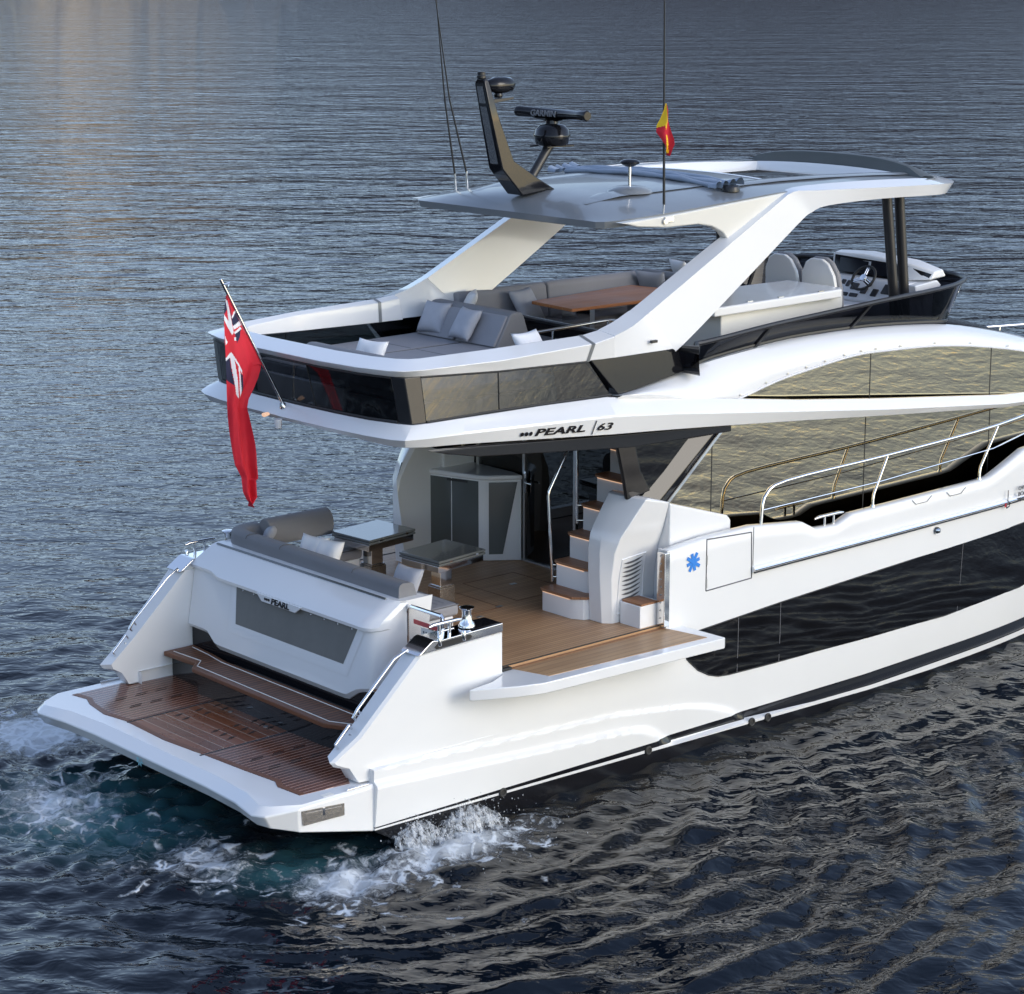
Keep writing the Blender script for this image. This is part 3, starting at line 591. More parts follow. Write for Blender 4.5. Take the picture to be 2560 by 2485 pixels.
def make_transom():
    A = [(2.75, 1.25), (2.30, 1.26), (2.19, 1.29), (2.145, 1.36), (2.17, 1.62), (2.275, 2.17), (2.225, 2.185), (2.22, 2.225), (2.29, 2.30), (2.55, 2.47), (2.62, 2.50), (3.05, 2.50)]
    B = [(2.75, 1.43), (2.30, 1.44), (2.19, 1.455), (2.16, 1.50), (2.20, 1.70), (2.29, 2.22), (2.255, 2.235), (2.25, 2.27), (2.31, 2.335), (2.57, 2.48), (2.64, 2.50), (3.05, 2.50)]
    def sec(y, lo, hi, dx=0): return [(lerp(b[0], a[0], lo if i < 5 else hi)+(dx if i < 10 else dx*.4), y, lerp(b[1], a[1], lo if i < 5 else hi)) for i, (a, b) in enumerate(zip(A, B))]
    mb = MB()
    mb.loft([sec(2.27, 0, 0), sec(1.92, 0, 0), sec(1.83, .08, .1), sec(1.66, .9, .92), sec(1.58, 1, 1), sec(.5, 1, 1), sec(-.5, 1, 1), sec(-1.04, 1, 1), sec(-1.12, .93, 1), sec(-1.30, .22, 1), sec(-1.38, .05, 1, .01), sec(-1.45, 0, 1, .05), sec(-1.51, 0, .8, .12), sec(-1.54, 0, .6, .22)], caps=True)
    t = build('transom', mb, 'gelcoat', yacht, angle=24)
    # window blind in its bevelled frame
    def on(y, z, off=0): return (interp(z, [(1.36, 2.145), (1.62, 2.17), (2.17, 2.275)])-off, y, z)
    fr = [(1.42, 2.175), (1.40, 1.58), (-1.12, 1.58), (-1.34, 2.175)]; pn = [(1.30, 2.165), (1.22, 1.71), (-1.02, 1.71), (-1.2, 2.165)]
    mb = MB(); f0 = [on(*p, .004) for p in fr]; f1 = [on(*p, -.012) for p in pn]; f2 = [on(*p, .012) for p in [(1.36, 2.17), (1.29, 1.65), (-1.08, 1.65), (-1.27, 2.17)]]
    mb.loft([f0, f2, f1], closed=True, caps=False); fo = build('window_frame', mb, 'gelcoat', t, bevel=.01)
    mb = MB(); q = [on(*p, .003) for p in pn]; 
    rows = []
    for i in range(13):
        u = i/12; rows.append([tuple(lerp(lerp(q[0][k], q[3][k], u), lerp(q[1][k], q[2][k], u), v/5) for k in range(3)) for v in range(6)])
    mb.grid(rows); build('window_blind', mb, 'vinyl_grey', t)
    mb = MB()
    for y in (1.15, .92, .62, .40, -.28, -.55, -.82, -1.1):
        mb.rev([(.014, 0), (.014, .01), (.006, .016), (0, .016)], on(y, 2.145, .0), 10, axis=(-1, 0, .2))
    build('blind_stud', mb, 'chrome', t)
    mb = MB(); mb.prism([(.78, 2.215), (.67, 2.12), (-.03, 2.12), (-.17, 2.215)], 'x', 2.205, 2.235)
    tab = build('name_tab', mb, 'gelcoat', t, bevel=.006)
    text_mesh('brand_lettering', 'PEARL', 'letter_black', tab, (2.197, .46, 2.135), (0, -1, 0), (.15, 0, 1), .10, 1.35, .12, bold=.003)
    mb = MB()
    for k in range(3): mb.rev([(.017, 0), (.017, .006), (0, .006)], (2.203, .585-.04*k, 2.17), 10, axis=(-1, 0, 0))
    build('brand_dots', mb, 'letter_black', tab)
    mb = MB(); mb.obox((2.60, .44, 2.499), (.011, 0, .005), (0, 1.76, 0), (-.003, 0, .007)); build('trim_strip', mb, 'cabinet_grey', t)
    return t
make_transom()
# starboard boarding steps between transom and wing
mb = MB(); mb.box(2.3, 2.75, -2.27, -1.46, 1.2, 1.47); mb.box(2.6, 3.4, -2.27, -1.46, 1.2, 1.74); bs = build('boarding_step', mb, 'gelcoat', yacht, bevel=.015)
mb = MB(); mb.box(2.27, 2.62, -2.26, -1.47, 1.47, 1.495); mb.box(2.58, 2.96, -2.26, -1.47, 1.74, 1.775); build('step_tread', mb, 'teak_tread', bs)
# boarding gate
mb = MB(); gx = 2.76
mb.tube([(gx, -1.52, 1.86), (gx, -1.52, 2.34), (gx, -1.535, 2.40), (gx, -1.57, 2.435), (gx, -1.62, 2.44), (gx, -2.16, 2.44), (gx, -2.18, 2.42), (gx, -2.18, 1.86)], .026, 8)
gate = build('boarding_gate', mb, 'chrome', yacht)
mb = MB(); mb.box(gx-.006, gx+.006, -2.17, -1.54, 1.88, 2.42); build('clear_panel', mb, 'acrylic', gate)
mb = MB()
for z in (2.28, 1.94): mb.tube([(gx-.04, -1.44, z), (gx, -1.52, z)], .018)
build('hinge', mb, 'hinge_steel', gate)
text_mesh('brand_lettering', '…PEARL', 'letter_grey', gate, (gx-.010, -1.58, 2.03), (0, -1, 0), (0, 0, 1), .10, 1.2)
mb = MB(); mb.box(gx-.011, gx-.008, -2.14, -1.66, 2.245, 2.30); build('warning_label', mb, 'label_red', gate)
mb = MB(); mb.box(gx-.011, gx-.008, -2.14, -1.80, 2.135, 2.23); lb = build('instruction_label', mb, 'label_white', gate)
mb = MB()
for k in range(6): mb.rev([(.014, 0), (.014, .003), (0, .003)], (gx-.011, -1.85-.048*k, 2.18), 10, axis=(-1, 0, 0))
build('label_symbol', mb, 'letter_grey', lb)

# ---- cockpit deck and the fold-down balcony
mb = MB(); mb.prism([(2.9, -1.45), (2.95, 2.3), (3.4, 2.46), (8.0, 2.46), (8.0, -2.46), (6.05, -2.50), (3.35, -2.50), (3.35, -2.3), (2.9, -2.3)], 'z', 1.70, DK)
deck = build('cockpit_deck', mb, 'teak_deck', yacht)
mb = MB()
for x, y in ((5.05, -.55), (5.9, .15), (4.55, -.75)): mb.box(x-.05, x+.05, y-.03, y+.03, DK, DK+.005)
build('hatch_ring', mb, 'hinge_steel', deck, bevel=.002)
mb = MB()
for x0, x1, y0, y1 in ((4.35, 5.05, -.6, .45), (5.4, 6.3, -.5, .6)):
    for a in ((x0, x1, y0, y0+.008), (x0, x1, y1-.008, y1), (x0, x0+.008, y0+.01, y1-.01), (x1-.008, x1, y0+.01, y1-.01)): mb.box(*a, DK, DK+.0035)
build('hatch_seam', mb, 'teak_plain', deck)
def make_balcony(s):
    fl = lambda P: [(x, y*-s) for x, y in P]
    mb = MB()
    plan = [(6.30, -2.50), (6.34, -3.31), (6.30, -3.33), (3.45, -3.20), (3.15, -3.10), (2.66, -2.86), (2.62, -2.82), (3.02, -2.76), (3.32, -2.62), (3.34, -2.50)]
    mb.prism(fl(plan), 'z', 1.60, 1.735)
    b = build('fold_down_balcony', mb, 'gelcoat', yacht, bevel=.015, seg=3)
    mb = MB(); mb.prism(fl([(3.5, -2.50), (3.66, -3.04), (6.16, -3.17), (6.04, -2.50)]), 'z', 1.733, 1.741); build('teak_panel', mb, 'teak_balcony', b)
    mb = MB(); mb.prism(fl([(3.5, -2.53), (3.52, -2.56), (6.06, -2.56), (6.04, -2.53)]), 'z', 1.739, 1.7445); build('margin_board', mb, 'teak_tread', b)
    mb = MB(); mb.prism(fl([(3.36, -2.56), (3.5, -2.56), (3.5, -2.48), (3.36, -2.48)]), 'z', 1.735, 1.765); build('hinge', mb, 'rubber', b)
    mb = MB(); mb.prism(fl([(3.36, -2.505), (6.0, -2.505), (6.0, -2.499), (3.36, -2.499)]), 'z', DK-.012, DK+.002); build('hinge_gap', mb, 'rubber', b)
    return b
make_balcony(-1); make_balcony(1)
mb = MB(); mb.box(5.98, 6.075, -2.60, -2.46, 1.77, 2.72); gp = build('gate_post', mb, 'chrome', yacht, bevel=.01)
mb = MB()
for k in range(9): mb.rev([(.012, 0), (.012, .006), (0, .006)], (5.978, -2.53, 1.88+.1*k), 8, axis=(-1, 0, 0))
build('bolt', mb, 'hinge_steel', gp)
mb = MB(); mb.box(5.70, 6.1, -2.46, -2.1, 1.76, 2.06); mb2 = MB().box(5.72, 6.0, -2.46, -2.12, 2.06, 2.085)
gs = build('side_step', mb, 'gelcoat', yacht, bevel=.012); build('step_tread', mb2, 'teak_tread', gs)

# ---- hull windows, stripes of trim and fittings on each side
WB = [(6.42, 1.26), (6.62, 1.08), (6.82, .975), (7.0, .92), (7.2, .90), (8.05, .88), (11.7, .81), (13.6, .86), (16.6, 1.02)]
WT = [(6.30, 1.58), (6.65, 1.605), (8.15, 1.69), (10.1, 1.77), (13.45, 1.87), (16.6, 1.90)]
for s in (-1, 1):
    mb = MB(); g = []
    x = 6.42
    xs = [6.42, 6.5, 6.62, 6.72, 6.82, 6.92, 7.0, 7.2]+[7.4+.2*i for i in range(47)]
    for x in xs:
        z0, z1 = interp(x, WB), interp(x, WT); g.append([(x, s*(hy(x, z)+.004), z) for z in [lerp(z0, z1, k/5) for k in range(6)]])
    mb.grid(g)
    w = build('hull_window', mb, 'glass_hull', yacht, angle=60)
    mb = MB()
    for x in (7.35, 8.15, 12.0): 
        z0, z1 = interp(x, WB), interp(x, WT); mb.grid([[(x+d, s*(hy(x, z)+.007), z) for z in (z0, (z0+z1)/2, z1)] for d in (-.006, .006)])
    build('window_joint', mb, 'letter_grey', w)
    mb = MB(); pts = [(x, s*(hy(x, z)+.006), z) for x, z in WT+[(16.6, 1.02)]+WB[::-1]]; mb.tube(pts+[pts[0]], .008, 6); build('window_seal', mb, 'rubber', w)
    # rubbing strake
    mb = MB(); rr = [7.58+.2*i for i in range(58)]
    mb.tube([(x, s*(hy(x, interp(x, [(7.58, 2.235), (13.3, 2.29), (19, 2.75)]))+.012), interp(x, [(7.58, 2.235), (13.3, 2.29), (19, 2.75)])) for x in rr], .042, 8)
    rs = build('rubbing_strake', mb, 'gelcoat', yacht)
    for dz, mt, nm, r_ in ((0, 'chrome', 'strake_insert', .016), (-.035, 'letter_black', 'strake_groove', .012)):
        mb = MB(); mb.tube([(x, s*(hy(x, 2.2)+.050), interp(x, [(7.58, 2.235), (13.3, 2.29), (19, 2.75)])+dz) for x in rr], r_, 6); build(nm, mb, mt, rs)
    # access hatch in the bulwark
    mb = MB(); q = [(6.74, 2.77), (7.56, 2.73), (7.58, 2.12), (6.74, 2.10)]
    for a, b in zip(q, q[1:]+q[:1]): mb.tube([(a[0], s*(hy(a[0], a[1])-.001), a[1]), (b[0], s*(hy(b[0], b[1])-.001), b[1])], .009, 6)
    h = build('hatch_gap', mb, 'letter_grey', yacht)
    mb = MB()
    for z in (2.5, 2.2): mb.box(6.735, 6.75, s*2.585-.008, s*2.585+.008, z-.06, z+.06)
    build('hinge', mb, 'hinge_steel', h)
    mb = MB(); mb.tube([(7.6, s*2.583, 2.79), (7.6, s*2.583, 2.28)], .004, 6); build('panel_seam', mb, 'letter_grey', yacht)
    mb = MB(); mb.rev([(.05, 0), (.05, .012), (.03, .05), (.0, .055)], (11.35, s*2.58, 2.13), 14, axis=(.3, s, 0)); build('hull_light', mb, 'chrome', yacht)
    for x, z in ((3.30, .27), (5.72, .225), (7.62, .17), (7.93, .165)):
        mb = MB(); c = Vector((x, s*(hy(x, z)+.005), z)); ring = []
        for k in range(17):
            a = 2*math.pi*k/16; ring.append(c+Vector((math.cos(a)*.045, 0, math.sin(a)*.045)))
        mb.tube(ring, .016, 8, caps=False); mb.rev([(.04, 0), (.04, .004), (0, .004)], c, 12, axis=(0, s, 0)); build('drain_outlet', mb, 'rubber', yacht)
    mb = MB()
    for k in range(8):
        a = k*math.pi/4; c = Vector((2.95, s*2.605, .47)); d = Vector((math.cos(a), 0, math.sin(a))); e = Vector((-math.sin(a), 0, math.cos(a)))*s
        mb.add([c+d*.015, c+d*.06+e*.005, c+d*.075+e*.03, c+d*.035+e*.028, c+Vector((0, s*.004, 0))+d*.04], [(0, 1, 4), (1, 2, 4), (2, 3, 4), (3, 0, 4)])
    build('propeller_sticker', mb, 'sticker_aqua', yacht)
# blue tape star on the starboard bulwark
mb = MB()
for k in range(4):
    a = k*math.pi/4+.25; d = Vector((math.cos(a), 0, math.sin(a)))*(.13 if k % 2 else .115); e = Vector((-math.sin(a), 0, math.cos(a)))*.022
    mb.obox((6.50, -2.585-.0015*k, 2.52), d, e, (0, .0012, 0))
build('tape_star', mb, 'tape_blue', yacht)
text_mesh('hull_lettering', 'OWN\nBOATS\nTHE', 'letter_grey', yacht, (13.18, -2.585, 2.42), (1, 0, 0), (0, 0, 1), .085, 1.1)
mb = MB(); mb.box(12.93, 12.945, -2.592, -2.586, 2.3, 2.46); mb.tube([(12.94, -2.59, 2.30), (12.99, -2.59, 2.27), (12.98, -2.59, 2.22), (12.92, -2.59, 2.2), (12.9, -2.59, 2.25), (12.94, -2.59, 2.29)], .008, 6); lg = build('charity_emblem', mb, 'letter_grey', yacht)
mb = MB(); mb.box(12.87, 12.92, -2.593, -2.588, 2.22, 2.27); build('emblem_mark', mb, 'flag_red', lg)

# ---- side decks, stanchion rails, cleats
for s in (-1, 1):
    mb = MB(); mb.grid([[(x, s*2.05, 2.02), (x, s*max(.05, hy(x, 2.02)-.06), 2.02)] for x in [6.3+.3*i for i in range(46)]])
    sd = build('side_deck', mb, 'gelcoat_flat', yacht)
    mb = MB(); mb.grid([[(x, s*max(.02, hy(x, interp(x, SHEER))-.152), 2.02), (x, s*max(.02, hy(x, interp(x, SHEER))-.152), interp(x, SHEER)-.02)] for x in [6.1+.2*i for i in range(70)]])
    inb = build('bulwark_lining', mb, 'black_satin', yacht)
    mb = MB(); mb.tube([(x, s*(2.58-.165), lerp(2.28, 2.42, (x-8.6)/5)) for x in (8.6, 10, 11.5, 13.2)], .01, 6); build('light_strip', mb, 'yellow_line', inb)
    y = 2.50
    top = cr([(7.86, s*y, 3.14), (8.28, s*y, 3.285), (10.32, s*y, 3.335), (12.74, s*y, 3.43), (14.5, s*2.30, 3.58), (16.5, s*1.75, 3.75)], 4)
    mb = MB(); mb.tube([(7.82, s*y, 2.78), (7.84, s*y, 3.02), (7.87, s*y, 3.12)]+top[1:], .024, 10)
    rl = build('guard_rail', mb, 'chrome', yacht)
    mb = MB(); mb.tube([(7.84, s*y, 3.0-.04), (10.2, s*(y+.0), 2.99), (12.65, s*y, 3.10), (14.5, s*2.3, 3.3), (16.5, s*1.75, 3.45)], .011, 8); build('mid_rail', mb, 'chrome', rl)
    for xt, zt, xb, zb in ((10.32, 3.33, 10.04, 2.64), (12.74, 3.42, 12.36, 2.67), (15.2, 3.62, 14.9, 3.05)):
        yy = s*(y if xt < 14 else 2.15)
        mb = MB(); mb.tube([(xb, yy, zb), (xb, yy, zb+.10), (xb+.02, yy, zb+.20), (xt, yy, zt)], [.024, .021, .019, .019], 10); mb.rev([(.035, zb), (.035, zb+.02), (.024, zb+.05), (.0, zb+.05)], (xb, yy, 0), 12); build('stanchion', mb, 'chrome', rl)
    mb = MB(); mb.tube([(8.86, s*2.5, 2.675), (8.95, s*2.5, 2.69), (9.35, s*2.5, 2.69), (9.44, s*2.5, 2.68)], [.012, .022, .022, .012])
    for x in (9.06, 9.24): mb.tube([(x, s*2.5, 2.55), (x, s*2.5, 2.68)], .02)
    build('mooring_cleat', mb, 'chrome', yacht)
    mb = MB()
    for x in (11.0, 11.75):
        q = [(x-.22, 2.665), (x-.14, 2.60), (x+.10, 2.60), (x+.20, 2.67)]
        mb.tube([(a, s*2.584, b-.02) for a, b in q], .004, 6)
    build('fender_flap', mb, 'letter_grey', yacht)
    # bow pulpit far ahead
    mb = MB(); mb.tube([(17.0, s*1.7, 3.85), (18.2, s*1.25, 3.86), (19.6, s*.6, 3.9), (20.4, 0, 3.95)], .022)
    for x, yy in ((17.9, 1.38), (19.2, .8)): mb.tube([(x-.1, s*yy, 3.3), (x, s*yy, 3.86)], .018)
    build('pulpit_rail', mb, 'chrome', yacht)

# ================================================================== SUPERSTRUCTURE
def both(f): 
    for s in (-1, 1): f(s)
# overhang: white lip that runs from the stern along both sides and becomes the belt above the side windows
ST = [  # lower edge L, ridge R, upper edge G (starboard half, y negative)
 ((2.21, 0, 4.49), (2.16, 0, 4.545), (2.29, 0, 4.69)), ((2.22, -.8, 4.49), (2.17, -.8, 4.545), (2.31, -.8, 4.69)),
 ((2.26, -1.45, 4.475), (2.21, -1.5, 4.55), (2.36, -1.35, 4.69)), ((2.31, -1.82, 4.465), (2.26, -1.88, 4.555), (2.44, -1.8, 4.70)),
 ((2.39, -1.99, 4.46), (2.33, -2.06, 4.56), (2.52, -1.96, 4.70)), ((2.6, -2.10, 4.455), (2.55, -2.15, 4.565), (2.68, -2.04, 4.71)),
 ((3.03, -2.22, 4.45), (3.03, -2.27, 4.575), (3.2, -2.10, 4.72)), ((4.2, -2.355, 4.375), (4.2, -2.405, 4.551), (4.3, -2.18, 4.73)),
 ((5.2, -2.47, 4.31), (5.2, -2.52, 4.53), (5.3, -2.24, 4.72)), ((6.2, -2.47, 4.235), (6.2, -2.52, 4.435), (6.2, -2.34, 4.61)),
 ((7.1, -2.46, 4.16), (7.1, -2.52, 4.33), (7.1, -2.40, 4.50)), ((8.6, -2.46, 4.03), (8.6, -2.52, 4.16), (8.6, -2.43, 4.30)),
 ((10.26, -2.46, 3.88), (10.26, -2.51, 3.97), (10.26, -2.43, 4.11)), ((13.05, -2.36, 3.62), (13.05, -2.41, 3.68), (13.05, -2.33, 3.80)),
 ((16.0, -1.9, 3.38), (16.0, -1.95, 3.44), (16.0, -1.85, 3.54)), ((17.5, -1.1, 3.28), (17.55, -1.12, 3.34), (17.4, -1.05, 3.42)), ((17.9, 0, 3.25), (17.98, 0, 3.30), (17.8, 0, 3.36))]
def lanes(k): 
    h = [s[k] for s in ST]; return h
def mir(h): return [(x, -y, z) for x, y, z in reversed(h[1:])]+list(h)
Ls, Rs, Gs = (mir(lanes(k)) for k in range(3))
Us = [(x+(.22 if i_x < 2.5 else 0), y*(.90), z-.035) for (x, y, z) in Ls for i_x in (x,)]
Fs = [(x+(.08 if x < 2.6 else 0), y*.965, z-.005) for x, y, z in Gs]
Rc = [(x+(.03 if x < 2.6 else 0), y*.995, z+.028) for x, y, z in Rs]
mb = MB(); mb.grid([Us, Ls, Rs, Rc, Gs, Fs])
lip = build('overhang_lip', mb, 'gelcoat', yacht, bevel=.012, angle=20)
for i, (yy, xx) in enumerate(((-1.55, 2.2), (1.55, 2.2))):
    pass
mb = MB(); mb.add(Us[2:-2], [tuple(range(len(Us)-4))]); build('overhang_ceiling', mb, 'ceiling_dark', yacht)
# black fascia below the lip over the cockpit sides
for s in (-1, 1):
    mb = MB(); mb.prism([(2.5, 4.455), (3.2, 4.42), (5.2, 4.27), (7.4, 4.11), (7.4, 4.03), (5.6, 4.07), (3.2, 4.30), (2.7, 4.40)], 'y', s*2.22, s*2.34); build('ceiling_fascia', mb, 'black_gloss', yacht, bevel=.01)
# lettering on the starboard and port lip
for s in (-1, 1):
    def on(x): 
        zl, zr = interp(x, [(3.03, 4.46), (5.2, 4.31)]), interp(x, [(3.03, 4.61), (5.2, 4.53)]); return zl, zr
    xd = (1, s*.1152, -.043) if s < 0 else (-1, -s*.1152, .043)
    def P0(x, fz):
        a, b = [[interp(x, [(p[k][0], -p[k][c]) for p in ST[6:9]]) for c in (1, 2)] for k in (0, 1)]
        return Vector((x, s*(lerp(a[0], b[0], fz)+.011), -lerp(a[1], b[1], fz)))
    x0, x1, x2 = (4.02, 4.85, 4.92) if s < 0 else (4.98, 4.15, 4.08)
    up = (0, s*.25, 1)
    a = text_mesh('brand_lettering', 'PEARL', 'letter_black', lip, P0(x0, .28), xd, up, .122, 2.12, .22, space=1.03, bold=.003)
    text_mesh('model_number', '63', 'letter_black', lip, P0(x2, .32), xd, up, .126, 1.85, .22, bold=.0012)
    mb = MB(); d = -s*1
    mb.obox(P0((x1+x2)/2, .5), (.006, 0, 0), (0, .002, 0), (.022*d, s*.02, .085)); build('lettering_bar', mb, 'letter_black', lip)
    mb = MB()
    for k in range(3): mb.rev([(.026, 0), (.026, .005), (0, .005)], P0(x0+(-.05-.062*k)*d, .47)-Vector((0, s*.002, 0)), 14, axis=(0, s, -.28))
    build('brand_dots', mb, 'letter_black', lip)

# saloon sides: lower windows, raked silver pillar, aft quarter panel and arch window
both(lambda s: None)
for s in (-1, 1):
    def plate(name, poly, y, mat, th=.03, parent=yacht, bevel=0):
        mb = MB(); a, b = sorted((s*(y-th), s*y)); mb.prism(poly, 'y', a, b); return build(name, mb, mat, parent, bevel=bevel)
    sg = plate('saloon_window', [(6.42, 3.24), (7.56, 4.14), (10.26, 3.93), (13.05, 3.66), (16.4, 3.40), (16.4, 1.95), (6.42, 1.95)], 2.15, 'glass_saloon', .04)
    mb = MB()
    for x in (7.25, 10.25, 13.0): mb.box(x-.008, x+.008, s*2.151-.002, s*2.151+.002, 2.0, 3.95-.13*(x-10.25)-.0 if x > 8 else 3.86)
    build('window_joint', mb, 'rubber', sg)
    ag = plate('arch_window', [(7.55, 4.38), (8.31, 4.55), (9.09, 4.65), (9.85, 4.72), (10.53, 4.715), (11.96, 4.63), (12.77, 4.52), (13.67, 4.36), (15.4, 3.92), (16.0, 3.62), (16.0, 3.48), (13.05, 3.74), (10.26, 4.05), (8.6, 4.25)], 2.20, 'glass_saloon', .04)
    mb = MB()
    for x, z0, z1 in ((10.25, 4.10, 4.715), (12.9, 3.81, 4.5)): mb.box(x-.008, x+.008, s*2.201-.002, s*2.201+.002, z0, z1)
    build('window_joint', mb, 'rubber', ag)
    # white arch
    top = [(5.45, 2.26, 4.72), (6.0, 2.20, 4.76), (6.85, 2.10, 4.86), (7.37, 2.06, 4.92), (8.38, 2.03, 4.985), (9.44, 2.01, 5.015), (10.41, 1.99, 5.00), (11.5, 1.97, 4.93), (12.47, 1.95, 4.82), (13.93, 1.90, 4.515), (15.3, 1.82, 4.12), (16.3, 1.70, 3.66)]
    bot = [(5.45, 2.30, 4.71), (6.0, 2.36, 4.64), (6.85, 2.36, 4.52), (7.45, 2.24, 4.40), (8.36, 2.225, 4.565), (9.09, 2.225, 4.655), (9.85, 2.225, 4.725), (10.53, 2.225, 4.72), (11.96, 2.225, 4.635), (13.67, 2.215, 4.365), (15.4, 2.10, 3.93), (16.2, 1.92, 3.52)]
    T = [Vector((x, s*y, z)) for x, y, z in top]; Bo = [Vector((x, s*y, z)) for x, y, z in bot]
    Tc, Bc = cr(T, 4), cr(Bo, 4); rows = []
    inr = [v+Vector((0, -s*.22, -.02)) for v in Tc]
    rows.append(inr); rows.append(Tc)
    for t in (.12, .3, .5, .7, .88):
        rows.append([a.lerp(b, t)+Vector((0, s*.075*math.sin(math.pi*t), .02*math.sin(math.pi*t))) for a, b in zip(Tc, Bc)])
    rows.append(Bc); rows.append([v+Vector((0, -s*.05, -.03)) for v in Bc])
    mb = MB(); mb.grid(rows); arch = build('roof_arch', mb, 'gelcoat', yacht, angle=45)
    mb = MB(); mb.tube([v+Vector((0, s*.004, -.015)) for v in Bc[10:-2]], .014, 6); build('window_trim', mb, 'gelcoat_flat', arch)
    mb = MB()
    for v in Bc[11:-4:2]: mb.rev([(.014, 0), (.014, .006), (0, .008)], v+Vector((0, s*.012, .03)), 8, axis=(0, s, 0))
    build('stud', mb, 'hinge_steel', arch)
    # aft quarter: black post, dark pane, raked pillar
    plate('quarter_pane', [(5.80, 4.10), (6.98, 4.04), (6.14, 3.42), (6.0, 3.42)], 2.13, 'glass_hull', .03)
    mb = MB(); mb.loft([[(5.56, s*2.12, 4.20), (5.84, s*2.17, 4.18), (5.86, s*2.05, 4.18), (5.58, s*2.05, 4.2)], [(5.70, s*2.12, 3.7), (5.97, s*2.17, 3.7), (5.98, s*2.05, 3.7), (5.72, s*2.05, 3.7)], [(5.78, s*2.12, 3.34), (6.15, s*2.17, 3.42), (6.15, s*2.05, 3.42), (5.80, s*2.05, 3.34)]]); build('quarter_post', mb, 'black_gloss', yacht, bevel=.02)
    mb = MB(); mb.loft([[(6.90, s*2.11, 4.10), (7.36, s*2.20, 4.10), (7.46, s*2.17, 4.10), (7.46, s*2.05, 4.1), (6.9, s*2.05, 4.1)], [(6.02, s*2.11, 3.34), (6.22, s*2.21, 3.24), (6.36, s*2.18, 3.18), (6.36, s*2.05, 3.18), (6.02, s*2.05, 3.34)]]); rk = build('raked_pillar', mb, 'black_gloss', yacht, bevel=.015)
    mb = MB(); mb.obox(((7.46+6.36)/2+.02, s*2.185, (4.10+3.18)/2), (.56, 0, .465), (0, .012, 0), (-.012, 0, .014)); build('pillar_trim', mb, 'chrome', rk)
# roof of the saloon ahead of the flybridge, and the cabin inside (dark)
mb = MB(); g = []
for i in range(10):
    t = i/9; x = lerp(12.45, 17.0, t); z = interp(x, [(12.4, 4.80), (13.93, 4.50), (15.3, 4.08), (17.0, 3.42)]); w = interp(x, [(12.4, 1.93), (15.3, 1.80), (17.0, 1.2)])
    g.append([(x, w*k/6, z+.16*(1-(k/6)**2)) for k in range(-6, 7)])
mb.grid(g); build('forward_windscreen', mb, 'black_gloss', yacht, angle=60)
mb = MB(); mb.grid([[(x, k/6*max(.02, (hy(x, interp(x, SHEER))-.12)), interp(x, SHEER)-.10+.08*(1-(k/6)**2)) for k in range(-6, 7)] for x in [16.2+.2*i for i in range(22)]]); build('foredeck', mb, 'gelcoat_flat', yacht)
mb = MB(); mb.box(6.9, 7.6, -2.04, 2.04, 1.76, 1.80); mb.box(7.6, 16, -2.04, 2.04, 1.7, 1.78); mb.box(9.6, 9.7, -2.04, 2.04, 1.8, 4.0); build('saloon_floor', mb, 'interior_dark', yacht)
mb = MB(); mb.box(7.6, 8.6, .4, 1.7, 1.8, 2.25); mb.box(7.5, 7.7, .4, 1.7, 2.25, 2.55); ss_ = build('saloon_seat', mb, 'upholstery', yacht, bevel=.04)
mb = MB(); mb.box(8.3, 9.4, -.5, .35, 2.45, 2.5); build('saloon_table', mb, 'orange_wood', yacht, bevel=.01)

# aft doors of the saloon
mb = MB(); mb.box(6.84, 6.852, -1.75, 2.1, 1.79, 4.3); dg = build('saloon_door', mb, 'glass_door', yacht)
mb = MB()
for y in (1.95, .975, -.05, -.85): mb.box(6.81, 6.87, y-.025, y+.025, 1.78, 4.3)
mb.box(6.80, 6.88, -1.7, 2.0, 1.775, 1.80); build('door_frame', mb, 'hinge_steel', dg, bevel=.004)
mb = MB(); mb.box(6.79, 6.81, .90, .94, 2.75, 3.05); mb.tube([(6.77, .90, 2.90), (6.77, .76, 2.90)], .014); build('door_handle', mb, 'chrome', dg)

# side fairings: the moulding round the stairs to starboard and its twin to port
def fairing(s):
    yi = 1.72 if s < 0 else 2.10
    def ring(xa, xf, z, zf, yo):
        yc = min(yo-.05, 1.98) if s < 0 else yo-.12
        return [(x, s*y, zz) for x, y, zz in ((xa+.06, yi, z), (xa, yi+.05, z), (xa, yc, z), (xa+.10, yo, z-.01), (xf, yo+.03, zf-.01), (xf, yi, zf))]
    R_ = [ring(5.50, 6.28, 1.78, 1.78, 2.07), ring(5.46, 6.28, 2.38, 2.38, 2.09), ring(5.455, 6.28, 2.72, 2.72, 2.15), ring(5.49, 6.28, 2.92, 2.9, 2.22), ring(5.63, 6.28, 3.14, 3.1, 2.28), ring(5.80, 6.28, 3.375, 3.285, 2.33), ring(5.86, 6.28, 3.39, 3.295, 2.31)]
    if s > 0: R_ = [[(x, y+(.10 if k in (3, 4) else 0), z) for k, (x, y, z) in enumerate(r)] for r in R_]
    mb = MB(); mb.loft(R_)
    f = build('stair_fairing' if s < 0 else 'side_fairing', mb, 'gelcoat', yacht, bevel=.03, seg=3)
    mb = MB(); mb.prism([(6.285, 3.27), (7.34, 2.95), (7.40, 2.88), (7.40, 1.9), (6.285, 1.9)], 'y', *sorted((s*2.05, s*2.37))); build('fairing_extension', mb, 'gelcoat', f, bevel=.025, seg=3)
    return f
fs = fairing(-1); fp = fairing(1)
def vy(x, z): return -(interp(z, [(1.78, 2.07), (2.38, 2.09), (2.72, 2.15)])+.03*(x-5.57)/.7)
mb = MB()   # louvred vent on the outboard face of the starboard fairing
q = [(5.66, 1.89), (6.08, 1.95), (6.08, 2.64), (5.70, 2.60)]
